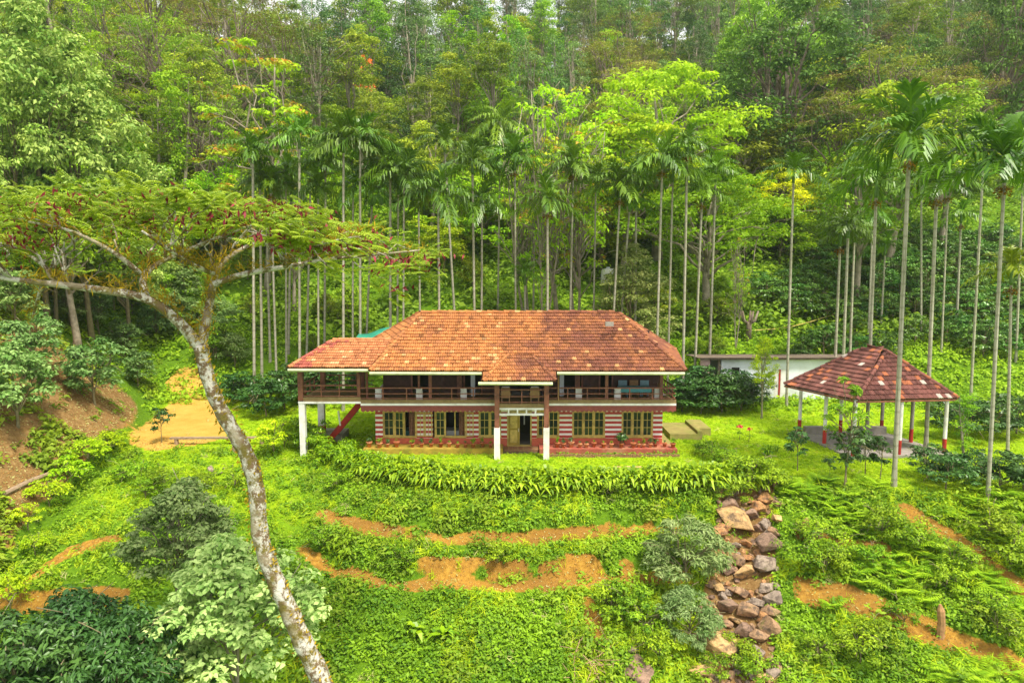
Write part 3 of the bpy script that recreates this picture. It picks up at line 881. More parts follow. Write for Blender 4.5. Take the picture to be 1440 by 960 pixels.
# door
m = MB(); a, b = fx(713), fx(747.8)
m.box(a, a + .09, YW + .02, YW + .2, .25, 2.36); m.box(b - .09, b, YW + .02, YW + .2, .25, 2.36); m.box(a + .09, b - .09, YW + .02, YW + .2, 2.27, 2.359); m.box(a + .0, b - .0, YW - .05, YW + .2, .2, .249)
df = m.obj('door_frame', 'yellowwood', H)
m = MB(); mid = fx(730); m.box(a + .09, mid, YW + .08, YW + .13, .26, 2.26)
d = m.obj('door', 'olivewood', H)
m = MB()
for z0, z1 in ((.4, 1.2), (1.32, 2.12)): m.box(a + .2, mid - .11, YW + .06, YW + .079, z0, z1)
m.obj('door_panel', 'yellowwood', d)
m = MB(); m.box(mid - .05, mid - .02, YW + .02, YW + .078, 1.1, 1.3); m.obj('handle', 'white', d)
m = MB(); m.box(mid, mid + .04, YW + .13, YW + .85, .26, 2.26); m.obj('door', 'yellowwood', H)
m = MB(); m.box(mid + .3, mid + .38, 42.4, 42.46, 1.3, 2.3); m.obj('hanging_cloth', 'cushion', H)
# ledge for the pots, steps
hb('ledge', 'mossplinth', (-8.95, -.55, 40.05, YW - .031, -.3, .35))
hb('ledge', 'redplinth', (1.65, 9.92, 40.05, YW - .031, -.3, .35))
hb('side_ledge', 'slabstone', (X1 + .004, 9.92, YW - .03, 46, -.3, .34))
for k, (z, y) in enumerate(((.2, 40.5), (.05, 40.2), (-.1, 39.9))): hb('step', 'oldbrick', (-.5 - .06 * k, 1.6 + .06 * k, y, 40.8 if k == 0 else y + .298, -.4, z))
hb('step_landing', 'oldbrick', (-.54, 1.64, 40.801, YW - .031, -.3, .21))
# deck and valance
DX0, DX1, DY = -9.0, 9.77, 40.0
hb('deck_slab', 'white', (DX0, -1.02, DY, 49.2, 3.0, 3.13), (2.15, DX1, DY, 49.2, 3.0, 3.13), (-1.02, 2.15, DY + .05, 49.2, 3.0, 3.128))
hb('deck_board', 'deck', (DX0, -1.02, DY + .02, DY + .14, 3.132, 3.34)); hb('deck_board', 'deck', (2.15, DX1, DY + .02, DY + .14, 3.132, 3.34))
hb('deck_floor', 'deck', (DX0, DX1, DY + .142, 42.4, 3.131, 3.2))
hb('deck_beam', 'darkwood', (X0, X1, YW - .2, YW - .004, 2.66, 2.998))


def valance(x0, x1, y):
    m = MB(); n = int((x1 - x0) / .03); V = []
    for i in range(n + 1):
        x = x0 + (x1 - x0) * i / n; zb = 2.70 - .09 * abs(math.sin(math.pi * (x - x0) / .27))
        V += [(x, y, zb), (x, y, 3.0), (x, y + .03, zb), (x, y + .03, 3.0)]
    F = []
    for i in range(n):
        a_ = i * 4; F += [(a_, a_ + 4, a_ + 5, a_ + 1), (a_ + 2, a_ + 3, a_ + 7, a_ + 6), (a_, a_ + 2, a_ + 6, a_ + 4), (a_ + 1, a_ + 5, a_ + 7, a_ + 3)]
    m.add(V, F); return m.obj('valance', 'valance', H)


valance(DX0, -1.02, DY + .01); valance(2.15, DX1, DY + .01)
m = MB(); m.box(DX1 - .03, DX1, DY + .05, 46, 2.68, 2.998); m.obj('valance', 'valance', H)


def railing(x0, x1, y, z0=3.36, z1=4.05, step=1.25, parent=None, along='x', mat='wood'):
    m = MB(); n = max(1, round((x1 - x0) / step))
    for k, z in enumerate((z0 + .06, (z0 + z1) / 2, z1)):
        w = .055 if k < 2 else .075
        if along == 'x': m.box(x0, x1, y - .03, y + .03, z - w / 2, z + w / 2)
        else: m.box(y - .03, y + .03, x0, x1, z - w / 2, z + w / 2)
    for i in range(1, n):
        x = x0 + (x1 - x0) * i / n
        if along == 'x': m.box(x - .03, x + .03, y - .034, y + .034, z0 - .04, z1 - .04)
        else: m.box(y - .034, y + .034, x - .03, x + .03, z0 - .04, z1 - .04)
    return m.obj('railing', mat, parent or H)


def ux(px, Y=DY): return float(at(px, 545, Y)[0])


posts = [503.5, 604.5, 853.7, 931]
railing(ux(505), ux(604.5), DY + .07); railing(ux(604.5), -1.02, DY + .07); railing(2.15, ux(853.7), DY + .07); railing(ux(853.7), DX1 - .05, DY + .07)
railing(DY + .1, 45, DX1 - .06, along='y', step=.7)
for px_ in posts: x = ux(px_); hb('verandah_post', 'wood', (x - .09, x + .09, DY + .142, DY + .30, 3.2, 5.3))
for px_ in (516, 589, 785): x = ux(px_, 40.6); hb('verandah_post', 'wood', (x - .06, x + .06, 40.6, 40.72, 3.2, 5.5))
for px_ in (532, 589.5, 652, 814, 868.5, 925):
    x = ux(px_, 40.5); m = MB(); m.box(x - .19, x + .19, 40.45, 40.65, 3.2, 3.32); m.box(x - .19, x + .19, 40.45, 40.65, 3.38, 3.78); m.box(x - .19, x + .19, 40.45, 40.65, 3.83, 3.93)
    m.box(x - .16, x + .16, 40.47, 40.63, 3.32, 3.83); m.obj('parapet_pillar', 'white', H)
# upper storey rooms
UY = 42.4
up = MB(); segs = [(-8.0, -6.3), (-5.2, -3.0), (-1.9, -.9), (1.9, 3.2), (4.4, 5.5), (6.3, 9.2)]
for a, b in segs: up.box(a, b, UY, UY + .12, 3.2, 5.9)
up.box(-8, 9.2, UY + .004, UY + .116, 5.25, 6.4); up.obj('upper_wall', 'darkwood', H)
for x in (-6.3, -5.2, -3.0, -1.9, 3.2, 4.4, 5.5, 6.3): hb('door_jamb', 'wood', (x - .05, x + .05, UY - .03, UY - .002, 3.2, 5.24))
hb('upper_side_wall', 'darkwood', (-8.1, -7.98, UY, 49.2, 3.2, 5.6)); hb('upper_side_wall', 'darkwood', (9.2, 9.32, UY, 49.2, 3.2, 5.6)); hb('upper_partition', 'shadepaint', (-8, 9.2, 45.5, 45.6, 3.2, 7))
for px_ in (665, 790): x = ux(px_, 42); hb('pale_post', 'bluewhite', (x - .13, x + .13, 42.0, 42.2, 3.2, 5.6))
for px_ in (646, 812): x = ux(px_, 41.8); hb('inner_post', 'wood', (x - .15, x + .15, 41.8, 41.95, 3.2, 5.6))
# porch
for x in (-.87, 2.0):
    c = hb('porch_column', 'wood', (x - .14, x + .14, 38.9, 39.18, 1.9, 4.78))
    m = MB(); m.box(x - .17, x + .17, 38.87, 39.21, -.1, 1.9); m.obj('column_base', 'white', c)
hb('porch_beam', 'white', (-.73, 1.86, 39.0, 39.14, 2.95, 3.06), (-.73, 1.86, 39.0, 39.14, 2.62, 2.73), *[(x - .045, x + .045, 39.0, 39.14, 2.73, 2.95) for x in (-.2, .32, .84, 1.36)])
hb('porch_beam', 'deck', (-.73, 1.86, 39.0, 39.14, 3.062, 3.30)); hb('balcony_floor', 'deck', (-1.0, 2.13, 39.142, DY + .14, 3.06, 3.2))
railing(-.73, 1.86, 39.07, 3.33, 4.12)
# left wing: deck on columns, with a red stair
WY0, WY1, WX0 = 40.0, 44.2, -12.72
hb('wing_slab', 'white', (WX0, -9.004, WY0, WY1, 3.12, 3.24)); hb('deck_board', 'deck', (WX0 + .3, -9.004, WY0 + .03, WY0 + .15, 3.242, 3.5)); hb('deck_floor', 'deck', (WX0, -8.1, WY0 + .151, WY1, 3.241, 3.3))
railing(WX0 + .3, -9.2, WY0 + .09, 3.5, 4.2, 1.0); railing(WX0 + .3, -9.0, WY1 - .1, 3.5, 4.2, 1.0); railing(WY0 + .3, WY1 - .2, WX0 + .1, 3.5, 4.2, 1.0, along='y')
for x, y in ((WX0, WY0), (WX0 + .25, WY1 - .35), (-9.9, WY1 - .3)): hb('wing_post', 'wood', (x, x + .30, y + .01, y + .31, 3.301, 5.5))
c = hb('wing_column', 'white', (WX0 + .02, WX0 + .36, WY0 + .02, WY0 + .36, -.1, 3.118))
c = hb('wing_column', 'white', (WX0 + .05, WX0 + .45, WY1 - .4, WY1 - .02, .9, 3.118)); m = MB(); m.box(WX0 + .04, WX0 + .46, WY1 - .41, WY1 - .01, -.1, .9); m.obj('column_foot', 'red', c)
hb('wing_base', 'cement', (-13.2, -11, 43.2, 45.2, -.2, .42))
hb('rear_wall', 'cream', (-8.9, X0 - .002, 47, 47.2, 0, 3.0))
s0, s1 = np.array([-11.75, 42.4, .1]), np.array([-9.25, 42.4, 3.1])
for dy in (0, 1.1):
    m = MB(); m.beam(s0 + [0, dy, 0], s1 + [0, dy, 0], .08, .34); m.obj('stair_stringer', 'red', H)
for k in range(10):
    p = s0 + (s1 - s0) * (k + .6) / 10.5; hb('stair_tread', 'red', (p[0] - .16, p[0] + .16, 42.445, 43.455, p[2] - .02, p[2] + .03))
m = MB(); m.beam((-10.85, 42.35, 1.25), (-10.95, 42.35, 2.2), .09, .09); m.obj('newel_post', 'white', H)

# furniture on the verandah
def chair(x, y, z, rz, mat, label, arm=True, cush=None, group=None):
    t = thing('chair', label, 'chair', (x, y, z), rz, group)
    def b(nm, mt, *bx):
        m = MB()
        for q in bx: m.box(*q)
        return obj(nm, m.mesh(nm), mt, t)
    b('seat', mat, (-.27, .27, -.27, .27, .38, .45)); b('backrest', mat, (-.27, .27, .23, .29, .452, 1.0))
    for sx in (-.25, .2):
        for sy in (-.26, .21): b('leg', mat, (sx, sx + .05, sy, sy + .05, 0, .378))
    if arm:
        for sx in (-.32, .275): b('armrest', mat, (sx, sx + .045, -.26, .22, .6, .65))
    if cush: b('cushion', cush, (-.23, .23, -.2, .18, .452, .56)); b('cushion', cush, (-.22, .22, .1, .228, .6, 1.06))
    return t


chair(ux(711, 39.6), 39.6, 3.2, math.pi, 'cane', 'cane armchair with pale cushion beside the porch balcony column nearer the wing', True, 'cushion')
chair(ux(752, 39.6), 39.6, 3.2, math.pi, 'cane', 'cane armchair with pale cushion on the porch balcony near the dining end', True, 'cushion')
chair(ux(877, 41.6), 41.75, 3.2, 0, 'tealchair', 'blue grey chair behind the teal table, first from the porch', False)
chair(ux(893, 41.6), 41.8, 3.2, 0, 'cane', 'brown chair behind the middle of the teal table', False)
chair(ux(908, 41.6), 41.75, 3.2, 0, 'tealchair', 'blue grey chair behind the teal table, beside the end post', False)
chair(ux(920, 41), 40.95, 3.2, -math.pi / 2, 'cane', 'brown chair at the end of the teal table', False)
t = thing('dining_table', 'long table under a teal cloth on the upper verandah', 'table', (ux(892, 41), 41.0, 3.2))
m = MB(); m.box(-.95, .95, -.4, .4, .72, .76); obj('tabletop', m.mesh('tabletop'), 'teal', t)
m = MB(); m.box(-.96, .96, -.415, -.402, .5, .755); m.box(-.96, .96, .402, .415, .5, .755); obj('tablecloth', m.mesh('tablecloth'), 'teal', t)
for sx in (-.85, .8):
    for sy in (-.35, .3): m = MB(); m.box(sx, sx + .06, sy, sy + .06, 0, .718); obj('leg', m.mesh('leg'), 'wood', t)

# potted plants on the ledges
RP = np.random.default_rng(5)
POT = MB(); POT.smooth = True; POT.lathe([(.085, 0), (.12, .19), (.145, .2), (.145, .25), (.12, .25), (.115, .21)], 14); potm = POT.mesh('pot'); potm.materials.append(M['terracotta'])


def potplant(x, y, z, s, kind, label, tint):
    t = thing('potted_plant', label, 'potted plant', (x, y, z), RP.uniform(0, 6), 'potted plants on the ledges', True)
    p = obj('pot', potm, None, t); p.scale = (s, s, s); p.color = tint
    n = {'bushy': 60, 'spiky': 26, 'small': 22, 'tall': 40, 'big': 260}[kind]; r = {'bushy': .2, 'spiky': .2, 'small': .11, 'tall': .14, 'big': .42}[kind]
    V = puff((0, 0, .27 * s + r * .55), r, {'tall': 2.0, 'spiky': 1.2}.get(kind, .9), n, {'spiky': .26, 'small': .10, 'big': .2}.get(kind, .13), .22 if kind == 'spiky' else .5, RP, .7, 1.2)
    pm = quads('foliage', V, RP.random(len(V))); f = obj('foliage', pm, 'weed' if RP.random() < .6 else 'coffee', t)
    m = MB(); m.tube([(0, 0, .2 * s), (.01, 0, .27 * s + r * .6)], .012, 5); obj('stem', m.mesh('stem'), 'stem', t)


pl_l = [(517.6, 1.15, 'bushy'), (532, 1.1, 'bushy'), (543.5, .8, 'bushy'), (556.5, 1.2, 'small'), (578.7, .8, 'bushy'), (591.7, .9, 'spiky'), (605.4, .85, 'tall'), (619, 1, 'tall'), (631, .9, 'small'), (643, .85, 'small'), (654, .8, 'small'), (665, 1, 'bushy'), (678, 1, 'tall'), (689.5, .8, 'small')]
pl_r = [(784.5, 1.1, 'tall'), (793, 1, 'tall'), (804, 1.2, 'bushy'), (816.5, .9, 'small'), (825.7, .9, 'small'), (836.4, 1, 'small'), (850, 1, 'small'), (861, .9, 'small'), (875, 1, 'big'), (892, 1.1, 'small'), (900, .8, 'small'), (906.6, .8, 'tall'), (916.6, .9, 'bushy'), (923.5, .8, 'bushy'), (936.5, .9, 'small'), (948.5, 1, 'bushy')]
kd = {'bushy': 'terracotta pot of leafy greens', 'small': 'terracotta pot with a short sprout', 'tall': 'terracotta pot of an upright plant', 'spiky': 'terracotta pot of spiky leaves', 'big': 'large bushy pot plant'}
for lst, where in ((pl_l, 'on the mossy yellow ledge'), (pl_r, 'on the red ledge')):
    for px_, s, k in lst:
        y = 40.32 + RP.uniform(0, .25); tn = RP.choice([0, 1, 2], p=[.6, .25, .15])
        potplant(ux(px_, y), y, .351, s * 1.15, k, kd[k] + ' ' + where, ((1, .9, .85, 1), (1.25, 1.5, 1.6, 1), (.7, .5, .5, 1))[tn])
# flower bed edging in front of the red ledge
ed = thing('brick_edging', 'low upright brick edging of the flower bed under the red ledge', 'edging', (6, 39.5, 0))
RE_ = np.random.default_rng(9); m = MB()
x = 2.2
while x < 9.9:
    w = .10; m.box(x, x + w, 39.45 + RE_.uniform(-.015, .015), 39.58, -.3, .17 + RE_.uniform(-.03, .02)); x += w + .012
m.obj('brick_course', 'oldbrick', ed)
V = cover('bed_plants', 'weed', np.stack([RE_.uniform(2.3, 9.8, 170), RE_.uniform(39.65, 39.98, 170)], 1), 10, .12, .11, .4, RE_, .2)
for k in range(9):
    p = G(868 + k * 14.5, 657); t = tag(obj('stepping_stone', (lambda mm: mm.box(-.22, .22, -.16, .16, -.12, .025) and mm.mesh('stepping_stone') or mm.mesh('stepping_stone'))(MB()), 'terracotta'), 'pale pink paving slab set in the lawn behind the strap-leaf hedge', 'paving slab', 'paving slabs in the lawn', True)
    t.location = p; t.rotation_euler = (0, 0, RE_.normal() * .1); t.color = (1.3, 2.2, 3, 1)
# mossy platforms beside the house
pt = thing('stone_platform', 'mossy stepped cement platform beside the house under the verandah end', 'platform', (11.5, 45, 0))
m = MB(); m.box(10.3, 12.4, 43.6, 47, -.3, .40); m.obj('lower_slab', 'slabstone', pt)
m = MB(); m.box(12.42, 13.3, 44.8, 47.5, -.3, .5); m.obj('upper_slab', 'slabstone', pt)
m = MB(); m.box(12.1, 12.38, 43.62, 46.9, .402, .6); m.obj('kerb', 'slabstone', pt)

# ------------------------------------------------------------------ pavilion
cL, cF, cR, cB = [G(*q) for q in ((1119, 610), (1198, 645), (1333, 640), (1240, 610))]
cen = (cL + cF + cR + cB) / 4
PV = thing('open_pavilion', 'open pavilion with dark brown tiled hip roof on white posts with red feet', 'pavilion', (cen[0], cen[1], 0))


def atz(px, py, z):
    a = at(px, py, 1.0); k = (z - CAMZ) / (a[2] - CAMZ); return np.array([a[0] * k, k, z])


ez = 3.45
LE, FE, RE = atz(1103, 541, ez), atz(1205, 563, ez), atz(1347, 560, ez); BE = LE + RE - FE
r0, r1 = at(1211, 490, 43.6), at(1246, 495, 42.6); r0[2] = r1[2] = (r0[2] + r1[2]) / 2
pf = [[LE, FE, r1, r0], [FE, RE, r1], [RE, BE, r0, r1], [BE, LE, r0]]
roof_obj('roof', pf, pav_tile_col, RH, PV, .3, .36); light_underlay(pf, PV)
for ln in ((r0, r1), (LE, r0), (FE, r1), (RE, r1), (BE, r0)): caps(ln, PV, RH, pav_tile_col, r=.12)
fas = MB()
for a, b in ((LE, FE), (FE, RE), (RE, BE), (BE, LE)): fas.beam(a - [0, 0, .09], b - [0, 0, .09], .04, .1)
fas.obj('fascia', 'wood', PV)
cs = [cL, (cL + cF) / 2, cF, (cF + cR) / 2, cR, (cR + cB) / 2, cB, (cB + cL) / 2]
for i, c in enumerate(cs):
    q = c + (cen - c) * .05; zt = ez - .02 + (.12 if i % 2 else .05)
    m = MB(); m.tube([(q[0], q[1], .98), (q[0], q[1], zt)], .11, 12); po = m.obj('post', 'cement' if i in (5, 6) else 'white', PV)
    m = MB(); m.tube([(q[0], q[1], -.25), (q[0], q[1], .98)], .118, 12); m.obj('red_foot', 'red', po)
sl_ = MB(); q = [c + (c - cen) * .06 for c in (cL, cF, cR, cB)]
sl_.add([(p[0], p[1], z) for z in (-.4, .12) for p in q], [(3, 2, 1, 0), (4, 5, 6, 7), (0, 1, 5, 4), (1, 2, 6, 5), (2, 3, 7, 6), (3, 0, 4, 7)]); sl_.obj('floor_slab', 'cement', PV)
for f0, f1 in ((.02, .3), (.55, .95)):
    bn = MB(); bn.beam(cL + (cB - cL) * f0 + [.3, -.35, .35], cL + (cB - cL) * f1 + [.3, -.35, .35], .4, .5); bn.obj('bench', 'cement', PV)

# ------------------------------------------------------------------ shed behind the lawn
SH = thing('outbuilding', 'low pale blue outbuilding with sheet roof behind the lawn', 'shed', (20, 56, .6))
hbx = lambda nm, mt, *bx: [m.box(*b) for m in [MB()] for b in bx] and None


def pb(parent, nm, mt, *bx):
    m = MB()
    for b in bx: m.box(*b)
    return m.obj(nm, mt, parent)


sx = lambda px: float(at(px, 530, 55)[0])
pb(SH, 'wall', 'bluewhite', (sx(1014), sx(1028.5), 55, 55.2, 0, 3.9), (sx(1040), sx(1089), 55, 55.2, 0, 3.9), (sx(1107), 28, 55, 55.2, 0, 3.9), (sx(1028.5), sx(1040), 55, 55.2, 0, 2.45), (sx(1028.5), sx(1040), 55, 55.2, 3.15, 3.9), (sx(1089), sx(1107), 55, 55.2, 3.0, 3.9))
pb(SH, 'wall', 'pinkwash', (sx(985), sx(998), 55, 55.3, 0, 3.9)); pb(SH, 'post', 'bark', (sx(1009.5), sx(1012.5), 55.02, 55.2, 0, 3.9))
pb(SH, 'back_wall', 'bluewhite', (sx(1013), 28, 58.3, 58.5, 1, 3.6)); pb(SH, 'side_wall', 'bluewhite', (27.8, 28, 55.2, 58.3, 0, 3.62))
pb(SH, 'window_shade_panel', 'shadepaint', (sx(1028.5), sx(1040), 55.12, 55.18, 2.45, 3.15))  # near-black panel painted as the shade inside the window
for a, b in ((1089.5, 1098), (1098.5, 1106.5)): pb(SH, 'door', 'white', (sx(a), sx(b), 55.05, 55.1, .3, 2.98))
pb(SH, 'door_edge', 'red', (sx(1095.5), sx(1097.5), 55.0, 55.045, .5, 2.98))
m = MB(); xs_ = np.arange(sx(981), 28.6, .075); V = [(x, y, zz + .03 * (i % 2)) for y, zz in ((54.55, 3.98), (58.8, 3.74)) for i, x in enumerate(xs_)]
n_ = len(xs_); m.add(V, [(i, i + 1, n_ + i + 1, n_ + i) for i in range(n_ - 1)]); m.add([(v[0], v[1], v[2] - .05) for v in V], [(i, n_ + i, n_ + i + 1, i + 1) for i in range(n_ - 1)]); m.obj('sheet_roof', 'rust', SH)
pb(SH, 'eave_beam', 'bark', (sx(982), 28.5, 54.62, 54.72, 3.82, 3.92))
# tarpaulin-covered store behind the wing
TP = thing('tarpaulin_shelter', 'teal green tarpaulin stretched over poles behind the left wing roof', 'shelter', (-11.3, 53, 0))
a, b = at(503, 478, 53), at(540, 462, 53)
m = MB(); n_ = 8; V = []
for i in range(n_ + 1):
    for j in range(5):
        u, v = i / n_, j / 4; V.append((a[0] + (b[0] + .6 - a[0]) * u, 52 + 2.6 * v, a[2] - .1 + .55 * math.sin(math.pi * v) + .5 * u - .12 * math.sin(6 * u) * math.sin(4 * v)))
m.add(V, [(i * 5 + j, (i + 1) * 5 + j, (i + 1) * 5 + j + 1, i * 5 + j + 1) for i in range(n_) for j in range(4)]); m.obj('tarpaulin', 'tarp', TP)
for x in (a[0] + .1, b[0] + .4):
    for y in (52.1, 54.4): m = MB(); m.tube([(x, y, gz(x, y) - .1), (x, y, a[2] + .1)], .05, 6); m.obj('pole', 'stem', TP)
wt = at(855, 383, 74); t = thing('water_tank', 'small white tank half hidden behind the palms on the slope', 'tank', (wt[0], 74, gz(wt[0], 74)))
m = MB(); m.lathe([(.75, -.2), (.75, 1.3), (.6, 1.55), (.2, 1.62)], 16); obj('tank_body', m.mesh('tank_body'), 'white', t)
m = MB(); m.lathe([(.2, 1.62), (.2, 1.75), (.05, 1.76)], 12); obj('lid', m.mesh('lid'), 'bluewhite', t)
# yellow pipe on the slope
hp = [G(px_, py_) for px_, py_ in ((1056, 476), (1085, 474), (1110, 471), (1140, 463), (1175, 452))]
m = MB(); m.tube([h + [0, 0, .75] for h in hp], .05, 6)
t = thing('water_pipe', 'pale yellow pipe propped along the slope above the outbuilding', 'pipe', hp[2]); m.obj('pipe', 'hose', t)
for h in hp: m = MB(); m.tube([h - [0, 0, .2], h + [0, 0, .72]], .035, 6); m.obj('prop', 'stem', t)
# plank bench at the drive end
a, b = G(240, 624), G(378, 624); t = thing('plank_bench', 'long grey weathered plank laid on stumps at the end of the dirt drive', 'bench', (a + b) / 2)
m = MB(); m.beam(a + [0, 0, .38], b + [0, 0, .42], .3, .10); m.obj('seat', 'plank', t)
for f in (.06, .93): p = a + (b - a) * f; m = MB(); m.tube([p - [0, 0, .2], p + [0, 0, .33]], .14, 8); m.obj('leg', 'plank', t)
a = G(331, 636); t = thing('tree_stump', 'short pale stump standing before the plank bench', 'stump', a); m = MB(); m.lathe([(.24, -.2), (.19, .15), (.18, .42), (.03, .44)], 10); obj('stump', m.mesh('stump'), 'plank', t)
a, b = G(4, 700), G(76, 668); m = MB(); m.tube([a + [0, 0, .15], (a + b) / 2 + [0, 0, .22], b + [0, 0, .15]], [.14, .13, .11], 8); t = thing('fallen_log', 'grey log lying along the foot of the earth bank', 'log', (a + b) / 2); m.obj('log', 'plank', t)
#@@PLANTS
# ------------------------------------------------------------------ plants: builders
RT = np.random.default_rng(101)


def limb(m, p, q, r0, r1, R, k=6, sag=.15, wob=.06, n=6):
    p = np.array(p, float); q = np.array(q, float); L = np.linalg.norm(q - p); t = np.linspace(0, 1, k)[:, None]
    P = p + (q - p) * t; P[:, 2] += sag * L * np.sin(np.pi * t[:, 0]) * (1 if sag > 0 else 1)
    P[1:-1] += R.normal(size=(k - 2, 3)) * wob * L * .5
    m.tube(P, np.linspace(r0, r1, k), n); return P


def build_tree(H, tr, puffs, per, L, asp, R, fork=(.35, .7), nl=12, lean=.03, up=.75, tips=0, shell=2.6, sides=8, bark='bark', leaf='mid', top=.85, stems=1, fine=False):
    m = MB(); m.smooth = True
    leaders = []
    for s in range(stems):
        k = 8; t = np.linspace(0, 1, k); off = R.normal(size=2) * lean * H * (1.6 if stems > 1 else 1); ph = R.uniform(0, 6.28, 2)
        P = np.stack([off[0] * t + .012 * H * np.sin(4 * t + ph[0]) - .012 * H * np.sin(ph[0]), off[1] * t + .012 * H * np.sin(5 * t + ph[1]) - .012 * H * np.sin(ph[1]), -.4 + (H * top + .4) * t], 1)
        rad = tr * np.interp(t, [0, .06, .5, 1], [1.35, 1, .7, .18]); m.tube(P, rad, sides); leaders.append((P, rad))
    order = R.permutation(len(puffs))[:nl]
    for i in order:
        P, rad = leaders[R.integers(stems)]
        c = np.array(puffs[i][0]); z = np.clip(min(c[2] - .12 * H * R.uniform(.3, 1.6), H * R.uniform(*fork)), .1 * H, H * top * .97)
        p = np.array([np.interp(z, P[:, 2], P[:, j]) for j in range(3)]); rr = np.interp(z, P[:, 2], rad)
        pts_ = limb(m, p, c, rr * .5, .02 + tr * .05, R, sag=.10)
        for q in range(2):
            j = R.integers(2, 5); e = c + R.normal(size=3) * puffs[i][1] * .9
            limb(m, pts_[j], e, rr * .2, .015, R, 4, n=4)
    V = []; rn = []; tp = []
    for c, r, fl in puffs:
        n = max(6, int(per * (.7 + .6 * R.random()))); v = puff(c, r, fl, n, L, asp, R, up, shell, fine); V.append(v); n = len(v)
        b = R.random(); rn.append(np.clip(.6 * b + .2 + .28 * np.repeat(R.normal(size=n // 4 if fine else n), 4 if fine else 1), 0, 1))
        hot = R.random() < tips; zz = v[:, :, 2].mean(1); tp.append(np.clip((zz - c[2]) / (r * fl + 1e-6) * .8 + .2, 0, 1) * (R.random(n) < .75) * hot)
    tm = m.mesh('trunk'); tm.materials.append(M[bark])
    cm = quads('crown', np.concatenate(V), np.concatenate(rn), np.concatenate(tp)); cm.materials.append(M[leaf])
    return tm, cm, H


def round_puffs(n, cz, rx, rz, r, R, flat=.7, inner=.3, lob=.25):
    out = []; ph = R.uniform(0, 6.28, 4)
    while len(out) < n:
        u = norm(R.normal(size=3)); k = R.uniform(inner, 1) ** .5
        if u[2] < -.55: continue
        az = math.atan2(u[1], u[0]); lb = 1 + lob * (math.sin(3 * az + ph[0]) * .6 + math.sin(5 * az + 3 * u[2] + ph[1]) * .5)
        out.append((np.array([u[0] * rx * lb, u[1] * rx * lb, cz + u[2] * rz * (1 + lob * .6 * math.sin(2 * az + ph[2]))]) * np.array([k, k, 1]) + np.array([0, 0, 0]), r * R.uniform(.6, 1.35), flat * R.uniform(.7, 1.2)))
    return out


def layer_puffs(layers, R, flat=.32):
    out = []
    for z, rad, n, r in layers:
        for i in range(n):
            a = R.uniform(0, 6.283); q = rad * R.uniform(.1, 1) ** .55
            out.append((np.array([q * math.cos(a), q * math.sin(a), z - .10 * q * q / max(rad, 1) + R.normal() * .35]), r * R.uniform(.65, 1.3), flat))
    return out


LIB = {}


def lib(kind, *trees): LIB[kind] = trees


def mk(kind, n, fn):
    LIB[kind] = [fn(np.random.default_rng(sum(map(ord, kind)) * 7 + i)) for i in range(n)]


mk('lime', 2, lambda R: build_tree(15, .38, round_puffs(95, 9.3, 6.0, 5.4, 1.25, R, .6), 105, .36, .5, R, (.2, .6), 22, leaf='lime', bark='barkpale'))
mk('bigdark', 2, lambda R: build_tree(25, .7, round_puffs(150, 14.5, 7.8, 10, 1.7, R, .7, .4, .3), 120, .42, .5, R, (.2, .6), 24, leaf='dark'))
mk('understorey', 4, lambda R: build_tree(9, .14, round_puffs(85, 4.6, 3.4, 4.3, 1.0, R, .6, .35, .35), 85, .30, .5, R, (.1, .5), 12, leaf='fern', bark='stem'))
mk('mid', 4, lambda R: build_tree(14, .3, round_puffs(70, 9, 3.9, 4.6, 1.25, R, .65, .3, .35), 80, .36, .5, R, (.25, .6), 16, leaf='mid', bark='barkpale'))
mk('tall', 4, lambda R: build_tree(25, .26, round_puffs(60, 20, 3.1, 4.8, 1.25, R, .6, .3, .4) + [(np.array([R.normal() * 1.6, R.normal() * 1.6, R.uniform(8, 15)]), .7, .8) for _ in range(7)], 72, .36, .5, R, (.45, .8), 16, leaf='mid', bark='barkpale', top=.9))
mk('blue', 4, lambda R: build_tree(26, .32, [(np.array([math.cos(a) * q, math.sin(a) * q, z]), R.uniform(.8, 1.5), .75) for z in np.linspace(7.5, 25.6, 66) for a in [R.uniform(0, 6.28)] for q in [R.uniform(.2, 1) * (1.0 + 2.6 * math.sin(math.pi * min(1, (26.5 - z) / 21)) ** .8)]], 72, .36, .4, R, (.3, .85), 20, leaf='blue', bark='barkpale', top=.96))
mk('column', 3, lambda R: build_tree(20, .25, [(np.array([R.normal() * .55, R.normal() * .55, z]), R.uniform(.65, 1.15), 1.0) for z in np.linspace(3.5, 19.4, 36)] + round_puffs(10, 18, 1.8, 2, .9, R), 62, .32, .5, R, (.5, .9), 6, leaf='fern', bark='barkpale', top=.95))
mk('umbrella', 4, lambda R: build_tree(20, .4, layer_puffs(((19, 4.4, 20, 1.6), (17, 6.6, 34, 1.6), (14.6, 7.2, 24, 1.5), (12, 5.5, 10, 1.3)), R, .26), 85, .27, .38, R, (.25, .62), 30, lean=.05, up=.85, tips=.55, leaf='olive', bark='bark', top=.7))
mk('tipped', 2, lambda R: build_tree(18, .24, [(np.array([math.cos(a) * q, math.sin(a) * q, z]), R.uniform(.6, 1.1), .45) for z in R.uniform(4.5, 17.6, 60) for a in [R.uniform(0, 6.28)] for q in [R.uniform(.4, 1) * (1.2 + 3.0 * math.sin(math.pi * min(1, (19 - z) / 16)))]], 72, .36, .5, R, (.2, .8), 34, up=.85, tips=.5, leaf='tipped', bark='barkpale', top=.95))
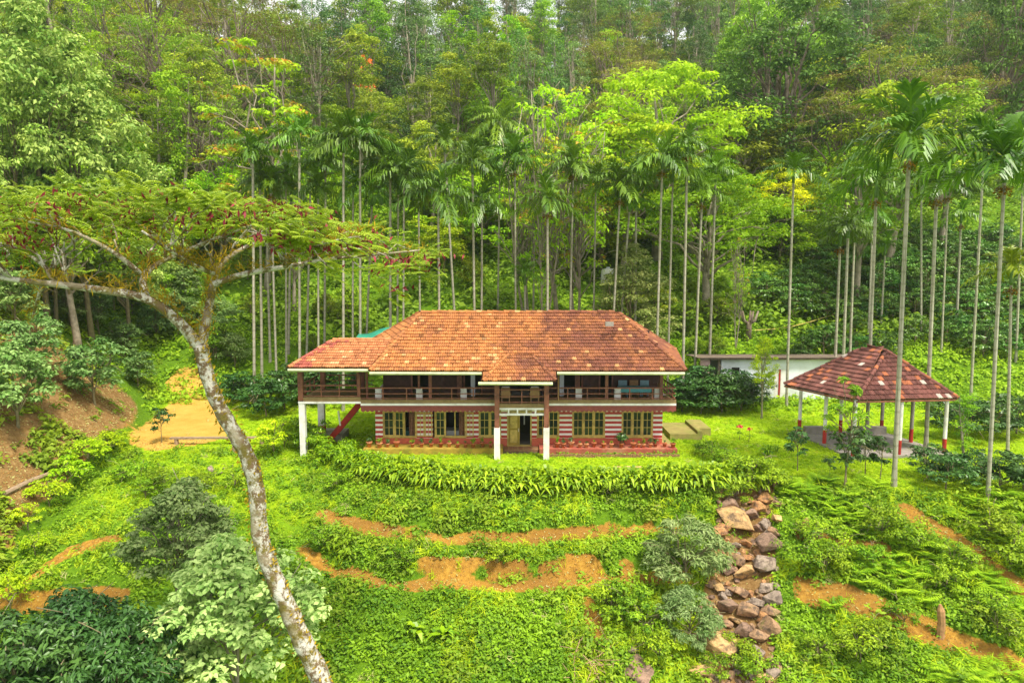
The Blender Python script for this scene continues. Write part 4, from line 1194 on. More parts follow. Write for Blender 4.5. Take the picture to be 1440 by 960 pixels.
mk('twiggy', 3, lambda R: build_tree(16, .12, [(np.array([math.cos(a) * q, math.sin(a) * q, z]), R.uniform(.4, .8), .7) for z in R.uniform(6, 15.8, 60) for a in [R.uniform(0, 6.28)] for q in [R.uniform(.2, 1) * 3.1]], 30, .3, .45, R, (.25, .85), 44, lean=.06, up=.6, tips=.35, leaf='tipped', bark='barkpale', top=.93, stems=2))
mk('bigleaf', 3, lambda R: build_tree(16, .2, round_puffs(150, 8.5, 4.0, 7.0, 1.0, R, .65, .25, .35), 105, .30, .55, R, (.15, .6), 14, leaf='bigleaf', bark='stem'))
mk('bankbush', 3, lambda R: build_tree(4, .07, round_puffs(46, 2.2, 1.5, 1.7, .55, R, .7, .3, .3), 70, .23, .5, R, (.1, .5), 10, leaf='bigleaf', bark='stem', sides=6))
mk('small', 3, lambda R: build_tree(5, .07, round_puffs(24, 3.6, 1.3, 1.2, .55, R, .7), 60, .20, .5, R, (.3, .7), 10, leaf='fern', bark='stem', sides=6))
mk('midbush', 3, lambda R: build_tree(4.5, .1, round_puffs(40, 2.4, 1.9, 1.8, .75, R, .75, .3, .3), 75, .28, .5, R, (.1, .5), 10, leaf='under', bark='stem', sides=6))
mk('coffee', 4, lambda R: build_tree(2.3, .05, round_puffs(30, 1.2, 1.15, 1.0, .42, R, .55, .3, .25), 62, .20, .42, R, (.1, .5), 8, leaf='coffee', bark='stem', sides=5))
mk('feathery', 1, lambda R: build_tree(5.6, .045, layer_puffs(((5.4, .5, 4, .45), (4.4, 1.0, 5, .5), (3.4, 1.0, 4, .45)), R, .6), 46, .26, .3, R, (.4, .8), 13, leaf='fern', bark='stem', sides=6, top=.96))
mk('sapling', 3, lambda R: build_tree(2.2, .04, layer_puffs(((2.15, .5, 5, .3), (1.8, .75, 9, .32)), R, .5), 34, .24, .42, R, (.5, .8), 8, leaf='coffee', bark='stem', sides=5))
mk('yellow', 3, lambda R: build_tree(1.9, .04, round_puffs(22, 1.15, .9, .7, .36, R, .6), 60, .15, .5, R, (.1, .5), 8, leaf='yellow', bark='stem', sides=5))
mk('weedbush', 3, lambda R: build_tree(1.5, .03, round_puffs(22, .75, .85, .65, .33, R, .7), 60, .13, .5, R, (.1, .5), 8, leaf='weed', bark='stem', sides=5))
mk('fluffy', 2, lambda R: build_tree(3.0, .06, round_puffs(80, 1.25, 1.7, 1.55, .42, R, .75, .5, .15), 75, .24, .24, R, (.1, .4), 10, leaf='silver', bark='stem', sides=5, up=.9))
mk('foreleaf', 2, lambda R: build_tree(12, .12, round_puffs(170, 9.0, 2.3, 2.9, .5, R, .75, .25, .35), 66, .21, .62, R, (.45, .8), 22, fine=True, leaf='silver', bark='barkpale', top=.93))
mk('forecoffee', 2, lambda R: build_tree(8, .08, round_puffs(150, 5.2, 2.2, 2.6, .5, R, .6, .3, .3), 66, .21, .42, R, (.4, .8), 18, fine=True, leaf='coffee', bark='stem'))
mk('orchid', 1, lambda R: build_tree(14, .3, round_puffs(14, 10, 3.2, 3.6, .8, R, .5, .3, .35), 70, .34, .5, R, (.25, .6), 16, leaf='flower', bark='bark'))


def place(kind, X, Y, h, name, label, cat, group=None, order=True, rz=None, tint=None, wide=1.0, var=None, z=None, lean=None):
    v = LIB[kind][int(RT.integers(len(LIB[kind]))) if var is None else var]
    tm, cm, H_ = v; s = h / H_
    t = thing(name, label, cat, (X, Y, gz(X, Y) if z is None else z), RT.uniform(0, 6.28) if rz is None else rz, group, order)
    a = obj('trunk', tm, None, t); b = obj('crown', cm, None, t)
    for o in (a, b): o.scale = (s * wide, s * wide, s)
    if lean: t.rotation_euler = (lean[0], lean[1], t.rotation_euler[2])
    k = RT.uniform(.8, 1.2); tt = tint or (1, 1, 1); b.color = (tt[0] * k, tt[1] * k, tt[2] * k, 1)
    return t


def top_at(kind, px, py, Y, **kw):
    """a plant whose tip is seen at a pixel, standing on the ground at depth Y"""
    p = at(px, py, Y); h = p[2] - gz(p[0], Y)
    return place(kind, p[0], Y, max(h, .5), **kw)


def on_ground(kind, px, py, h, **kw):
    p = G(px, py); return place(kind, p[0], p[1], h, **kw)


# areca palms -------------------------------------------------------
def palm_crown(R, nf=11, fl=2.0, ll=.70, lw=.085, nl=27, droop=.9, el=(1.45, .1)):
    V = []; rn = []
    for f in range(nf):
        a = f * 2.4 + R.normal() * .2; e = el[0] + (el[1] - el[0]) * (f / (nf - 1)) ** .8 + R.normal() * .08
        l = fl * R.uniform(.85, 1.1); d = np.array([math.cos(a), math.sin(a), 0]); k = nl; t = np.linspace(.12, 1, k)
        P = np.array([0, 0, 0]) + np.outer(l * t * math.cos(e) + l * .28 * t * t, d); P[:, 2] += l * t * math.sin(e) - droop * l * t ** 2.2 * (.35 + .3 * math.cos(e))
        tg = norm(np.gradient(P, axis=0)); sd = norm(np.cross(tg, [0, 0, 1.]) + 1e-6); up = np.cross(sd, tg)
        w0 = np.stack([P - sd * .03, P + sd * .03], 1)
        for i in range(k - 1): V.append(np.stack([w0[i, 0], w0[i, 1], w0[i + 1, 1], w0[i + 1, 0]])); rn.append(.8)
        rv = R.random() * .5
        for sg in (1, -1):
            for i in range(k):
                L = ll * (.45 + .75 * math.sin(math.pi * min(1, .12 + t[i] * .82))) * R.uniform(.85, 1.1)
                dirv = norm(sd[i] * sg * .72 + tg[i] * .8 + up[i] * .3 + .16 * R.normal(size=3))
                p0 = P[i]; p1 = p0 + dirv * L * .5; p2 = p0 + dirv * L * .92 - np.array([0, 0, (.62 - .42 * max(0, math.sin(e))) * L * R.uniform(.5, 1.35)])
                wv = norm(np.cross(dirv, up[i])) * lw / 2
                V.append(np.stack([p0 - wv * .5, p0 + wv * .5, p1 + wv, p1 - wv])); V.append(np.stack([p1 - wv, p1 + wv, p2 + wv * .25, p2 - wv * .25]))
                q = rv + R.random() * .45; rn += [q, q]
    return quads('crown', np.array(V), np.clip(rn, 0, 1))


PC = [palm_crown(np.random.default_rng(300 + i), nf=13 + i % 3, el=(1.52, -.25 if i % 2 else 0), droop=.85) for i in range(5)]
for c in PC: c.materials.append(M['palm'])
CC = palm_crown(np.random.default_rng(400), nf=16, fl=4.6, ll=1.1, lw=.1, nl=34, droop=1.0, el=(1.4, -.35)); CC.materials.append(M['palm'])
m = MB(); m.smooth = True; kz = np.linspace(0, 1, 14); m.tube(np.stack([.0 * kz, 0 * kz, kz], 1), np.interp(kz, [0, .03, 1], [1.35, 1, .78]), 9); PT = m.mesh('trunk'); PT.materials.append(M['palmbark'])
m = MB(); m.smooth = True; m.lathe([(.10, -.95), (.125, -.8), (.11, -.3), (.07, .1), (.04, .3)], 9); PS = m.mesh('crownshaft'); PS.materials.append(M['shaft'])
RF = np.random.default_rng(55); FV = puff((0, 0, -1.25), .42, .9, 120, .16, .5, RF, .3, 1.5); PFm = quads('fruit_cluster', FV, RF.random(len(FV))); PFm.materials.append(M['moss'])


def palm(pxb, Y, pxc, pyc, label, s=1.0, r=None, fruit=None, group='slender areca palms', base=None, tint=None):
    r = (r or .105) * RT.uniform(.85, 1.2)
    if base is not None: b = G(*base); Y = b[1]; xb = b[0]
    else: xb = at(pxb, 400, Y)[0]
    zb = gz(xb, Y); c = at(pxc, pyc, Y); dx, h = c[0] - xb, c[2] - zb
    t = thing('areca_palm', label, 'palm tree', (xb, Y, zb - .2), 0, group, True)
    ln = math.hypot(dx, h) + .2
    t.rotation_euler = (RT.normal() * .008, math.atan2(dx, h), 0)
    a = obj('trunk', PT, None, t); a.scale = (r, r, ln - .8)
    q = obj('crownshaft', PS, None, t); q.location = (0, 0, ln); q.scale = (r / .115,) * 2 + (1,)
    k = obj('crown', PC[int(RT.integers(5))], None, t); k.location = (0, 0, ln); k.rotation_euler = (0, 0, RT.uniform(0, 6.28)); k.scale = (s,) * 3
    u = RT.uniform(.75, 1.35); tt = tint or (1, 1, 1); k.color = (u * tt[0], u * tt[1], u * tt[2], 1)
    if fruit or (fruit is None and RT.random() < .45):
        f = obj('fruit_cluster', PFm, None, t); f.location = (0, 0, ln - .1); f.color = (.7, .55, .5, 1)
    return t


Lw = 'areca palm rising behind the left wing of the house'
for pb_, Y, pc, yc, s in ((351, 54, 353, 212, 1.05), (363, 57, 366, 250, .9), (376, 60, 372, 262, .9), (384, 56, 380, 255, .8), (398, 58, 402, 240, .9), (402, 61, 410, 268, .8), (416, 54.5, 420, 192, 1.1), (427, 59, 436, 232, .9), (443, 55, 446, 262, .9), (453, 60, 459, 225, .9), (478, 52.5, 482, 197, 1.2), (492, 56, 497, 262, 1.1), (502.5, 53.5, 506, 192, 1.15), (511, 60, 524, 275, .9), (546, 55, 549, 232, 1.05), (556, 58, 560, 258, .9), (564, 53.5, 568, 246, 1.15)):
    palm(pb_, Y, pc, yc, Lw, s * 1.12)
Lr = 'areca palm standing behind the main roof ridge'
for pb_, Y, pc, yc, s in ((617, 52, 616, 270, 1.3), (668, 55, 664, 228, 1.0), (676, 56, 678, 280, 1.1), (640, 66, 625, 200, 1.1), (726, 56, 724, 222, 1.1), (771, 53, 770, 280, 1.1), (801, 57, 806, 228, 1.05), (835, 58, 838, 250, .9), (859, 55, 872, 262, 1.25), (868, 57, 886, 282, .9), (895, 58, 895, 245, .9), (925, 53, 933, 220, 1.2), (942, 55, 946, 240, 1.0), (700, 68, 703, 230, 1.0), (750, 66, 752, 245, .9), (590, 66, 588, 262, .9)):
    palm(pb_, Y, pc, yc, Lr, s * 1.15)
Lp = 'areca palm standing between the main roof and the pale outbuilding'
for pb_, Y, pc, yc, s in ((964, 54, 966, 200, .9), (980, 56, 987, 268, 1.1), (1001, 58, 1007, 240, 1.05)):
    palm(pb_, Y, pc, yc, Lp, s)
palm(740, 57, 738, 385, 'short young areca palm just above the main roof ridge', .85, fruit=False)
Lo = 'areca palm growing by the outbuilding and the pavilion roof'
for pb_, Y, pc, yc, s in ((1113, 53.5, 1117, 240, 1.05), (1180, 56, 1182, 330, .8), (1192, 54, 1193, 318, .95), (1201, 57, 1203, 325, .85), (1330, 62, 1335, 260, 1.0), (1300, 64, 1296, 225, .9)):
    palm(pb_, Y, pc, yc, Lo, s)
Lf = 'tall areca palm on the lawn beside the pavilion'
for bx_, by_, pc, yc, s in ((1219, 610, 1231, 258, 1.05), (1257, 684, 1279, 195, 1.35), (1302, 632, 1316, 255, 1.0), (1389, 705, 1414, 228, 1.3), (1365, 560, 1385, 190, 1.15), (1417, 640, 1424, 378, .8)):
    palm(0, 0, pc, yc, Lf if s > .8 else 'shorter areca palm with a yellowing crown near the pavilion', s * 1.16, .105, True, base=(bx_, by_), tint=None if s > .8 else (2.2, 1.5, .5))
for pc, yc, Y in ((1352, 300, 66), (1228, 300, 64), (1245, 345, 66), (1440, 235, 60), (1460, 260, 50)):
    palm(pc - 3, Y, pc, yc, 'areca palm on the planted slope behind the pavilion', 1.0)
p = at(700, 172, 84); t = thing('coconut_palm', 'lone coconut palm with long arching fronds above the areca crowns', 'palm tree', (p[0] + .3, 84, gz(p[0], 84) - .2)); h = p[2] - t.location.z
a = obj('trunk', PT, None, t); a.scale = (.2, .2, h); k = obj('crown', CC, None, t); k.location = (0, 0, h); k.color = (1.8, 1.5, 1.2, 1)

# ------------------------------------------------------------------ salient trees of the hillside
T = lambda kind, px, py, Y, name, label, **kw: top_at(kind, px, py, Y, name=name, label=label, cat=kw.pop('cat', 'tree'), **kw)
T('lime', 930, 96, 78, 'lime_tree', 'rounded lime green tree glowing behind the palms', wide=1.05, var=0, tint=(.72, .82, 1))
T('lime', 880, 175, 74, 'lime_tree', 'lower lime green tree beside the rounded lime one', wide=1.1, var=1, tint=(.85, .85, 1))
T('lime', 1000, 240, 68, 'lime_tree', 'small lime green tree below the big dark tree', wide=1.2, var=1, tint=(.55, .75, 1))
T('bigdark', 1110, 22, 88, 'broad_tree', 'huge dark rounded tree behind the right palms', var=0, wide=1.1)
T('bigdark', 1080, 8, 104, 'broad_tree', 'huge paler tree peeking over the huge dark one', var=1, tint=(2.2, 1.9, .9), wide=.95)
T('bigdark', 1430, -40, 96, 'broad_tree', 'tall dark broad tree at the forest edge beyond the last palms', var=1, wide=.6)
for px_, py_, Y, w, tn in ((1235, 70, 84, 1.15, (1, .9, 1)), (1330, 95, 92, 1.1, (1.1, 1, .9)), (1195, 128, 80, .9, (1, .8, .9)), (1370, 50, 100, 1.1, (.8, 1, 1)), (230, 30, 86, 1.0, (.95, 1.1, .8)), (150, 5, 92, 1.0, (.7, 1, .8)), (405, 20, 96, 1.05, (.9, .9, .7)), (330, -10, 104, 1.1, (.9, .8, .8)), (290, 120, 80, .8, (.8, 1, .8))):
    T('umbrella', px_, py_, Y, 'umbrella_tree', 'spreading flat-layered olive and rust tree on the hillside', wide=w, tint=tn, order=True, group='flat-layered trees on the hillside')
for px_, py_, Y, w in ((362, 58, 72, 1.0), (300, 115, 78, .7), (405, 165, 68, .7)):
    T('tipped', px_, py_, Y, 'orange_tipped_tree', 'lime tree with orange young leaf tips on the left hillside', wide=w, group='orange-tipped trees')
for px_, py_, Y, w in ((790, 112, 62, 1.0), (815, 160, 61, .9), (745, 175, 64, .9), (765, 210, 60, .7), (1265, 115, 88, 1.3), (1040, 330, 62, .6)):
    T('twiggy', px_, py_, Y, 'sparse_tree', 'thin sparse tree with bare twigs and yellowish leaves', wide=w, group='sparse twiggy trees')
for px_, py_, Y in ((640, 18, 108), (668, 45, 104), (690, 20, 116), (720, 28, 112), (240, 95, 76), (215, 130, 80), (605, 55, 112), (860, 40, 118), (420, 100, 88)):
    T('column', px_, py_, Y, 'vine_clad_tree', 'tall narrow tree wrapped in bright green creeper', wide=RT.uniform(.9, 1.3), group='creeper-wrapped trees')
T('small', 690, 112, 100, 'round_topped_tree', 'small round-headed bright tree among the tall trunks', wide=1.0)
T('orchid', 515, 80, 114, 'flame_tree', 'flame tree with orange red blossom among dark forest trees', wide=.5)
for px_, py_, Y, w in ((800, 22, 128, 1.2), (880, -5, 136, 1.3), (500, 70, 118, 1.3), (460, 100, 112, 1.2), (545, 60, 124, 1.2), (750, 10, 140, 1.2), (930, 5, 140, 1.2), (585, 30, 130, 1.0), (980, 30, 130, 1.0), (1000, 60, 120, 1)):
    T('blue', px_, py_, Y, 'silver_oak_tree', 'dark blue green pointed forest tree on the upper slope', wide=w, group='pointed blue green trees')
for px_, py_, Y, w in ((35, 15, 52, .75), (105, 85, 56, .8), (-5, 110, 50, .75), (60, 190, 54, .8), (165, 215, 60, .9), (20, 230, 52, .8)):
    T('bigleaf', px_, py_, Y, 'broad_leaved_tree', 'pale broad-leaved tree on the earth bank', wide=w, group='broad-leaved trees on the earth bank', tint=(1.35, 1.3, 1.1))
for px_, py_, Y in ((1262, 130, 76), (1340, 125, 80), (1215, 215, 70), (95, 250, 52)):
    T('mid', px_, py_, Y, 'young_tree', 'bright young bushy tree on the hillside', tint=(1.2, 1.15, .7), group='bright young trees')
T('bigleaf', 890, 358, 58, 'magnolia_like_tree', 'pale leathery-leaved tree among palm trunks behind the roof', wide=1.2, tint=(1.2, 1, 1.1))
T('mid', 1075, 478, 50, 'lawn_tree', 'small light green tree in front of the pale outbuilding', wide=.55, tint=(2, 1.6, .6), var=1)
# middle storey behind the palms
RM = np.random.default_rng(71)
for i in range(125):
    bush = i < 34
    Y = RM.uniform(60, 76) if bush else RM.uniform(75, 98); a_ = RM.uniform(-.66, .72); X = a_ * Y
    if a_ > .4 and Y < 92: continue
    k = 'midbush' if bush else RM.choice(['understorey', 'bigleaf', 'lime'], p=[.78, .12, .10]); h = RM.uniform(1.4, 3.2) if bush else RM.uniform(6, 11)
    nm = {'understorey': 'understorey_tree', 'midbush': 'bushy_shrub', 'bigleaf': 'broad_leaved_tree', 'lime': 'lime_tree'}[k]
    place(k, X, Y, h, nm, {'understorey': 'bright green tree of the understorey behind the palms', 'midbush': 'low bushy shrub on the bright slope among the palm trunks', 'bigleaf': 'broad-leaved tree of the understorey behind the palms', 'lime': 'lime green tree of the understorey behind the palms'}[k], 'tree' if k != 'midbush' else 'shrub', 'understorey behind the palms', tint=(lambda f: (f * RM.uniform(.95, 1.3), f, .9 * f))(RM.uniform(.8, 1.3)), wide=RM.uniform(.9, 1.4))
for px_, py_, Y in ((545, -12, 128), (575, -5, 134), (600, 5, 126), (625, -10, 138), (655, -5, 132), (480, -10, 124), (510, 5, 136), (520, -20, 140), (450, -5, 130)):
    T('blue', px_, py_, Y, 'silver_oak_tree', 'tall pointed blue green tree on the crest', wide=1.25, group='pointed trees on the crest')
# the forest
pts_f = []
for _ in range(9000):
    Y = 84 + 130 * RM.random() ** 1.1; a_ = RM.uniform(-.88, .88); X = a_ * Y; r = 3.0 + Y * .028
    if all((X - q[0]) ** 2 + (Y - q[1]) ** 2 > r * r for q in pts_f): pts_f.append((X, Y))
n_forest = 0
for X, Y in pts_f:
    a_ = X / Y
    el = (gz(X, Y) - CAMZ) / Y
    if a_ > .4 and Y < 100: continue
    if -.36 < a_ < -.02 and Y > 135 and RM.random() < .06: continue
    if a_ < -.3: pr = dict(umbrella=.22, tall=.18, understorey=.28, mid=.16, column=.1, blue=.06)
    elif a_ < .1: pr = dict(tall=.22, blue=.28, column=.08, mid=.16, understorey=.26)
    else: pr = dict(blue=.2, tall=.12, mid=.22, bigdark=.12, umbrella=.1, understorey=.24)
    k = RM.choice(list(pr), p=list(pr.values())); h = {'understorey': 11, 'umbrella': 17, 'tall': 22, 'mid': 13, 'column': 17, 'blue': 21, 'bigdark': 20}[k] * RM.uniform(.75, 1.2)
    if k in ('tall', 'blue') and Y > 120: h *= 1.15
    nm, lb, gp = {'understorey': ('leafy_forest_tree', 'low bushy bright tree crowded on the forested slope', 'bushy forest trees'), 'umbrella': ('umbrella_tree', 'distant flat-crowned tree on the forested slope', 'flat-crowned forest trees'), 'tall': ('slender_forest_tree', 'tall bare-trunked forest tree with small high crown', 'bare-trunked forest trees'), 'mid': ('leafy_forest_tree', 'rounded mid green tree on the forested slope', 'rounded forest trees'), 'column': ('vine_clad_tree', 'distant narrow creeper-wrapped tree on the forested slope', 'creeper-wrapped forest trees'), 'blue': ('silver_oak_tree', 'distant pointed blue green tree on the forested slope', 'pointed forest trees'), 'bigdark': ('broad_tree', 'distant broad dark tree on the forested slope', 'broad forest trees')}[k]
    place(k, X, Y, h, nm, lb, 'tree', gp, tint=((lambda f: (f * RM.uniform(.95, 1.3), f * RM.uniform(.9, 1.05), f * RM.uniform(.8, 1.2)))(RM.uniform(.75, 1.55) * (.75 if k == 'understorey' else 1))), wide=RM.uniform(.85, 1.3)); n_forest += 1
# coffee rows on the right slope
for j, Y in enumerate(np.arange(61, 84, 2.1)):
    for i, X in enumerate(np.arange(26, 66, 2.3)):
        a_ = X / Y
        if a_ > .82 or a_ < .4 + .05 * math.sin(j) or (Y < 66 and RM.random() < .55): continue
        place('coffee', X + RM.normal() * .35, Y + RM.normal() * .3, RM.uniform(1.9, 3.0), 'coffee_bush', 'dark glossy coffee bush in the rows on the slope behind the pavilion', 'bush', 'coffee rows on the slope', wide=RM.uniform(1.0, 1.35), tint=(1.9, 1.7, 1.3))

# ------------------------------------------------------------------ bushes round the lawn and on the bank
CB = 'dark glossy coffee bush '
for px_, py_, h, where in ((958, 578, 2.2, 'behind the verandah end'), (985, 582, 2.5, 'behind the verandah end'), (1015, 580, 2.9, 'in front of the outbuilding'), (1042, 578, 2.7, 'in front of the outbuilding'), (1000, 570, 3.0, 'in front of the outbuilding'), (1030, 568, 2.6, 'in front of the outbuilding'), (1060, 572, 2.2, 'in front of the outbuilding'), (970, 570, 3.0, 'behind the verandah end'), (348, 572, 2.6, 'beside the left wing'), (375, 585, 2.7, 'beside the left wing'), (400, 575, 3.0, 'beside the left wing'), (330, 560, 2.0, 'beside the left wing'), (420, 560, 3, 'behind the left wing stair'), (450, 565, 3, 'behind the left wing stair'), (480, 560, 2.8, 'behind the left wing stair'), 
                           (1305, 672, 1.7, 'beside the pavilion floor'), (1330, 688, 1.8, 'beside the pavilion floor'), (1370, 680, 1.7, 'under the tallest palms'), (1405, 690, 1.9, 'under the tallest palms'), (1438, 690, 1.8, 'under the tallest palms'), (1360, 620, 2.6, 'beyond the pavilion'), (1395, 615, 2.8, 'beyond the pavilion'), (1430, 610, 2.7, 'beyond the pavilion'), (1330, 600, 2.2, 'beyond the pavilion')):
    on_ground('coffee', px_, py_, h, name='coffee_bush', label=CB + where, cat='bush', group='coffee bushes round the lawn', wide=1.25)
for px_, py_, h, lb in ((228, 622, 1.9, 'small coffee sapling standing before the dirt drive'), (1121, 662, 2.0, 'coffee sapling on the lawn between hedge end and pavilion'), (1166, 670, .9, 'low leafy sapling in front of the pavilion floor'), (1216, 672, 2.1, 'young coffee tree in front of the pavilion floor'), (1237, 676, 2.0, 'young coffee tree in front of the pavilion floor'), (1190, 683, 2.6, 'slender young tree leaning before the pavilion')):
    on_ground('sapling', px_, py_, h, name='sapling', label=lb, cat='sapling', group='saplings on the lawn')
t = on_ground('feathery', 1187, 690, 5.6, name='feathery_sapling', label='thin feathery sapling overlapping the pavilion roof', cat='sapling', wide=1.0, var=0)
t = on_ground('column', 1353, 665, 4.4, name='climber_post', label='leafy creeper column standing at the pavilion corner post', cat='climber', wide=1.5, tint=(.8, .8, .8))
for px_, py_, h in ((90, 440, 4), (160, 440, 4), (230, 440, 4), (12, 430, 4.5), (50, 410, 5), (130, 410, 5), (200, 410, 5)):
    on_ground('bankbush' if h < 3.3 else 'midbush', px_, py_, h, name='bank_shrub', label='leafy shrub rooted on the bare earth bank', cat='shrub', group='shrubs on the earth bank', wide=1.2, tint=(.9, .95, .9))
for px_, py_, h, w in ((385, 640, 2.1, 1.0), (400, 632, 1.6, 1), (95, 690, 1.8, 1.2), (70, 715, 1.6, 1.2), (125, 655, 1.5, 1.3), (150, 640, 1.3, 1.3), (165, 630, 1.2, 1.3), (40, 745, 1.3, 1.2), (50, 780, 1.0, 1.2), (15, 860, 1.6, 1.0)):
    on_ground('yellow', px_, py_, h, name='yellow_green_shrub', label='bright yellow green shrub on the lawn edge', cat='shrub', group='yellow green shrubs', wide=w)
for px_, py_, h in ((135, 570, 4.2), (25, 600, 4.5), (50, 530, 3.8), (195, 545, 3.0), (175, 500, 3), (140, 470, 3.5), (220, 480, 3.5), (250, 470, 4), (185, 440, 3), (300, 500, 3.5), (310, 470, 3.5), (100, 460, 3), (20, 460, 4), (260, 430, 4), (330, 520, 3)):
    on_ground('bankbush' if h < 4.6 else 'midbush', px_, py_, h, name='bank_shrub', label='leafy shrub rooted on the bare earth bank', cat='shrub', group='shrubs on the earth bank', wide=1.15, tint=(.7, .8, .9))
for px_, py_, h, w, lb in ((965, 818, 2.9, 1.05, 'fluffy grey green domed bush beside the boulder gully'), (968, 900, 2.1, 1.0, 'lower fluffy grey green bush beside the boulder gully')):
    on_ground('fluffy', px_, py_, h, name='domed_bush', label=lb, cat='bush', wide=w, order=False)
for px_, py_, h, w in ((990, 640, .9, 1.3), (1005, 647, 1.1, 1.3), (1022, 655, 1.0, 1.3), (1040, 668, 1.1, 1.3), (1062, 682, 1.5, 1.3), (1080, 688, 1.3, 1.3)):
    on_ground('weedbush', px_, py_, h, name='leafy_shrub', label='rounded bright shrub in the row at the end of the strap-leaf hedge', cat='shrub', group='shrub row at the hedge end', wide=w)
for px_, py_, h in ((1160, 805, 1.2), (1225, 800, 1.1), (1230, 915, 1.2), (1340, 800, 1.2), (1400, 870, 1.1), (1035, 705, 1.2), (1010, 700, .9), (880, 870, 1.5), (905, 895, 1.4), (860, 865, 1.3), (925, 930, 1.2), (1150, 770, 1.3), (1130, 800, 1.4), (1175, 790, 1.2), (1270, 880, 1.1), (1210, 930, 1.3), (1150, 930, 1.0), (1330, 830, 1.1), (1400, 900, 1.3), (1240, 755, 1.4), (1280, 770, 1.3), (1390, 760, 1.5), (1420, 800, 1.4), (450, 770, 1.0), (560, 800, .9), (700, 790, .9), (330, 690, 1.1), (290, 690, 1.0), (230, 690, 1.3), (190, 680, 1.3), (205, 700, 1.1), (1035, 935, 1.1), (1062, 958, 1.0), (1005, 948, .9), (470, 690, 1.0), (860, 700, .9)):
    on_ground('weedbush', px_, py_, h, name='weedy_shrub', label='low weedy shrub on the terraced slope', cat='shrub', group='weedy shrubs on the slope', wide=1.2)
# big foliage close to the camera
top_at('foreleaf', 250, 690, 25, name='silvery_tree', label='grey green leafy tree behind the nearest silvery one, below the lawn', cat='tree', wide=1.3, var=0, order=False)
top_at('foreleaf', 330, 775, 21, name='silvery_tree', label='nearest pale silvery broad-leaved tree beside the mottled trunk', cat='tree', wide=1.35, var=1, order=False, tint=(1.35, 1.3, 1.25))
for px_, py_, Y, w in ((100, 850, 20, 1.1), (170, 880, 18.5, .9), (20, 880, 18.5, 1.0)):
    top_at('forecoffee', px_, py_, Y, name='coffee_bush', label='dark glossy coffee bush nearest the camera under the silvery trees', cat='bush', wide=w, group='nearest coffee bushes')
# slender stakes and stumps
p = G(1322, 895); t = thing('dead_stump', 'upright broken dead stump on the terraced slope', 'stump', p); m = MB(); m.tube([p + [0, 0, -.2], p + [.02, 0, .6], p + [-.04, 0, 1.1], p + [-.08, 0, 1.35]], [.17, .14, .15, .05], 8); m.obj('stump', 'dead', t)
p = G(1131, 752); t = thing('dead_stump', 'short rotten stump beside the top of the boulder gully', 'stump', p); m = MB(); m.tube([p + [0, 0, -.2], p + [.02, 0, .4], p + [.06, 0, .75], p + [.1, 0, .85]], [.22, .2, .13, .04], 8); m.obj('stump', 'dead', t)
p = G(1052, 478); t = thing('pollarded_tree', 'dark pollarded tree with stubby upright limbs above the outbuilding', 'tree', p, order=False); m = MB(); m.smooth = True; m.tube([p + [0, 0, -.2], p + [.05, 0, 1.0], p + [0, 0, 1.7]], [.32, .25, .28], 8)
for k in range(5):
    a_ = k * 1.25; d_ = np.array([math.cos(a_), math.sin(a_) * .5, 0]); m.tube([p + [0, 0, 1.5], p + [0, 0, 1.8] + d_ * .6, p + [0, 0, 2.7] + d_ * .85], [.18, .13, .08], 6)
m.obj('trunk', 'bark', t)
m = MB(); p = G(832, 935); Rb = np.random.default_rng(3)
for k in range(90):
    c_ = p + np.array([Rb.normal() * .55, Rb.normal() * .6, 0]); c_[2] = gz(c_[0], c_[1]) + abs(Rb.normal()) * .18 + .05; d_ = norm(Rb.normal(size=3) * [1, 1, .25]) * Rb.uniform(.2, .6); m.tube([c_ - d_, c_ + d_], [.018, .01], 4)
tag(m.obj('brushwood', 'stick'), 'pile of dry brushwood lying on the slope left of the gully', 'brushwood')
# red flowers, tufts on the lawn
Rg = np.random.default_rng(12)
for px_, py_ in ((1040, 618), (1053, 622)):
    p = G(px_, py_); t = thing('red_flowering_plant', 'thin plant with red blossoms on the lawn before the outbuilding', 'flower', p, 0, 'red flowering plants', True)
    m = MB(); m.tube([(0, 0, 0), (.03, .02, .5), (0, 0, .85)], [.02, .015, .01], 5); obj('stem', m.mesh('stem'), 'stem', t)
    V = puff((0, 0, .85), .22, .7, 26, .17, .6, Rg, .8, 1.5); obj('blossom', quads('blossom', V, Rg.random(26)), 'redflower', t)
    V = puff((0, 0, .4), .25, .8, 24, .16, .5, Rg, .8, 1.5); obj('foliage', quads('foliage', V, Rg.random(24)), 'weed', t)


def strap_clump(p, n, L, R, w=.06, out=.55):
    V = []; q = []
    for i in range(n):
        a = R.uniform(0, 6.283); l = L * R.uniform(.6, 1.15); e = R.uniform(.25, 1); d = np.array([math.cos(a), math.sin(a), 0]); s = np.array([-d[1], d[0], 0])
        t = np.array([0, .35, .7, 1]); hx = l * out * e * t * (1 + .35 * t); hz = l * (1.25 * t - (.55 + .6 * e) * t * t)
        P = p + np.outer(hx, d) + np.outer(hz, [0, 0, 1]); ww = w * np.array([.5, 1, .8, .08]); b = R.random()
        for k in range(3): V.append([P[k] - s * ww[k], P[k] + s * ww[k], P[k + 1] + s * ww[k + 1], P[k + 1] - s * ww[k + 1]]); q.append(b)
    return V, q


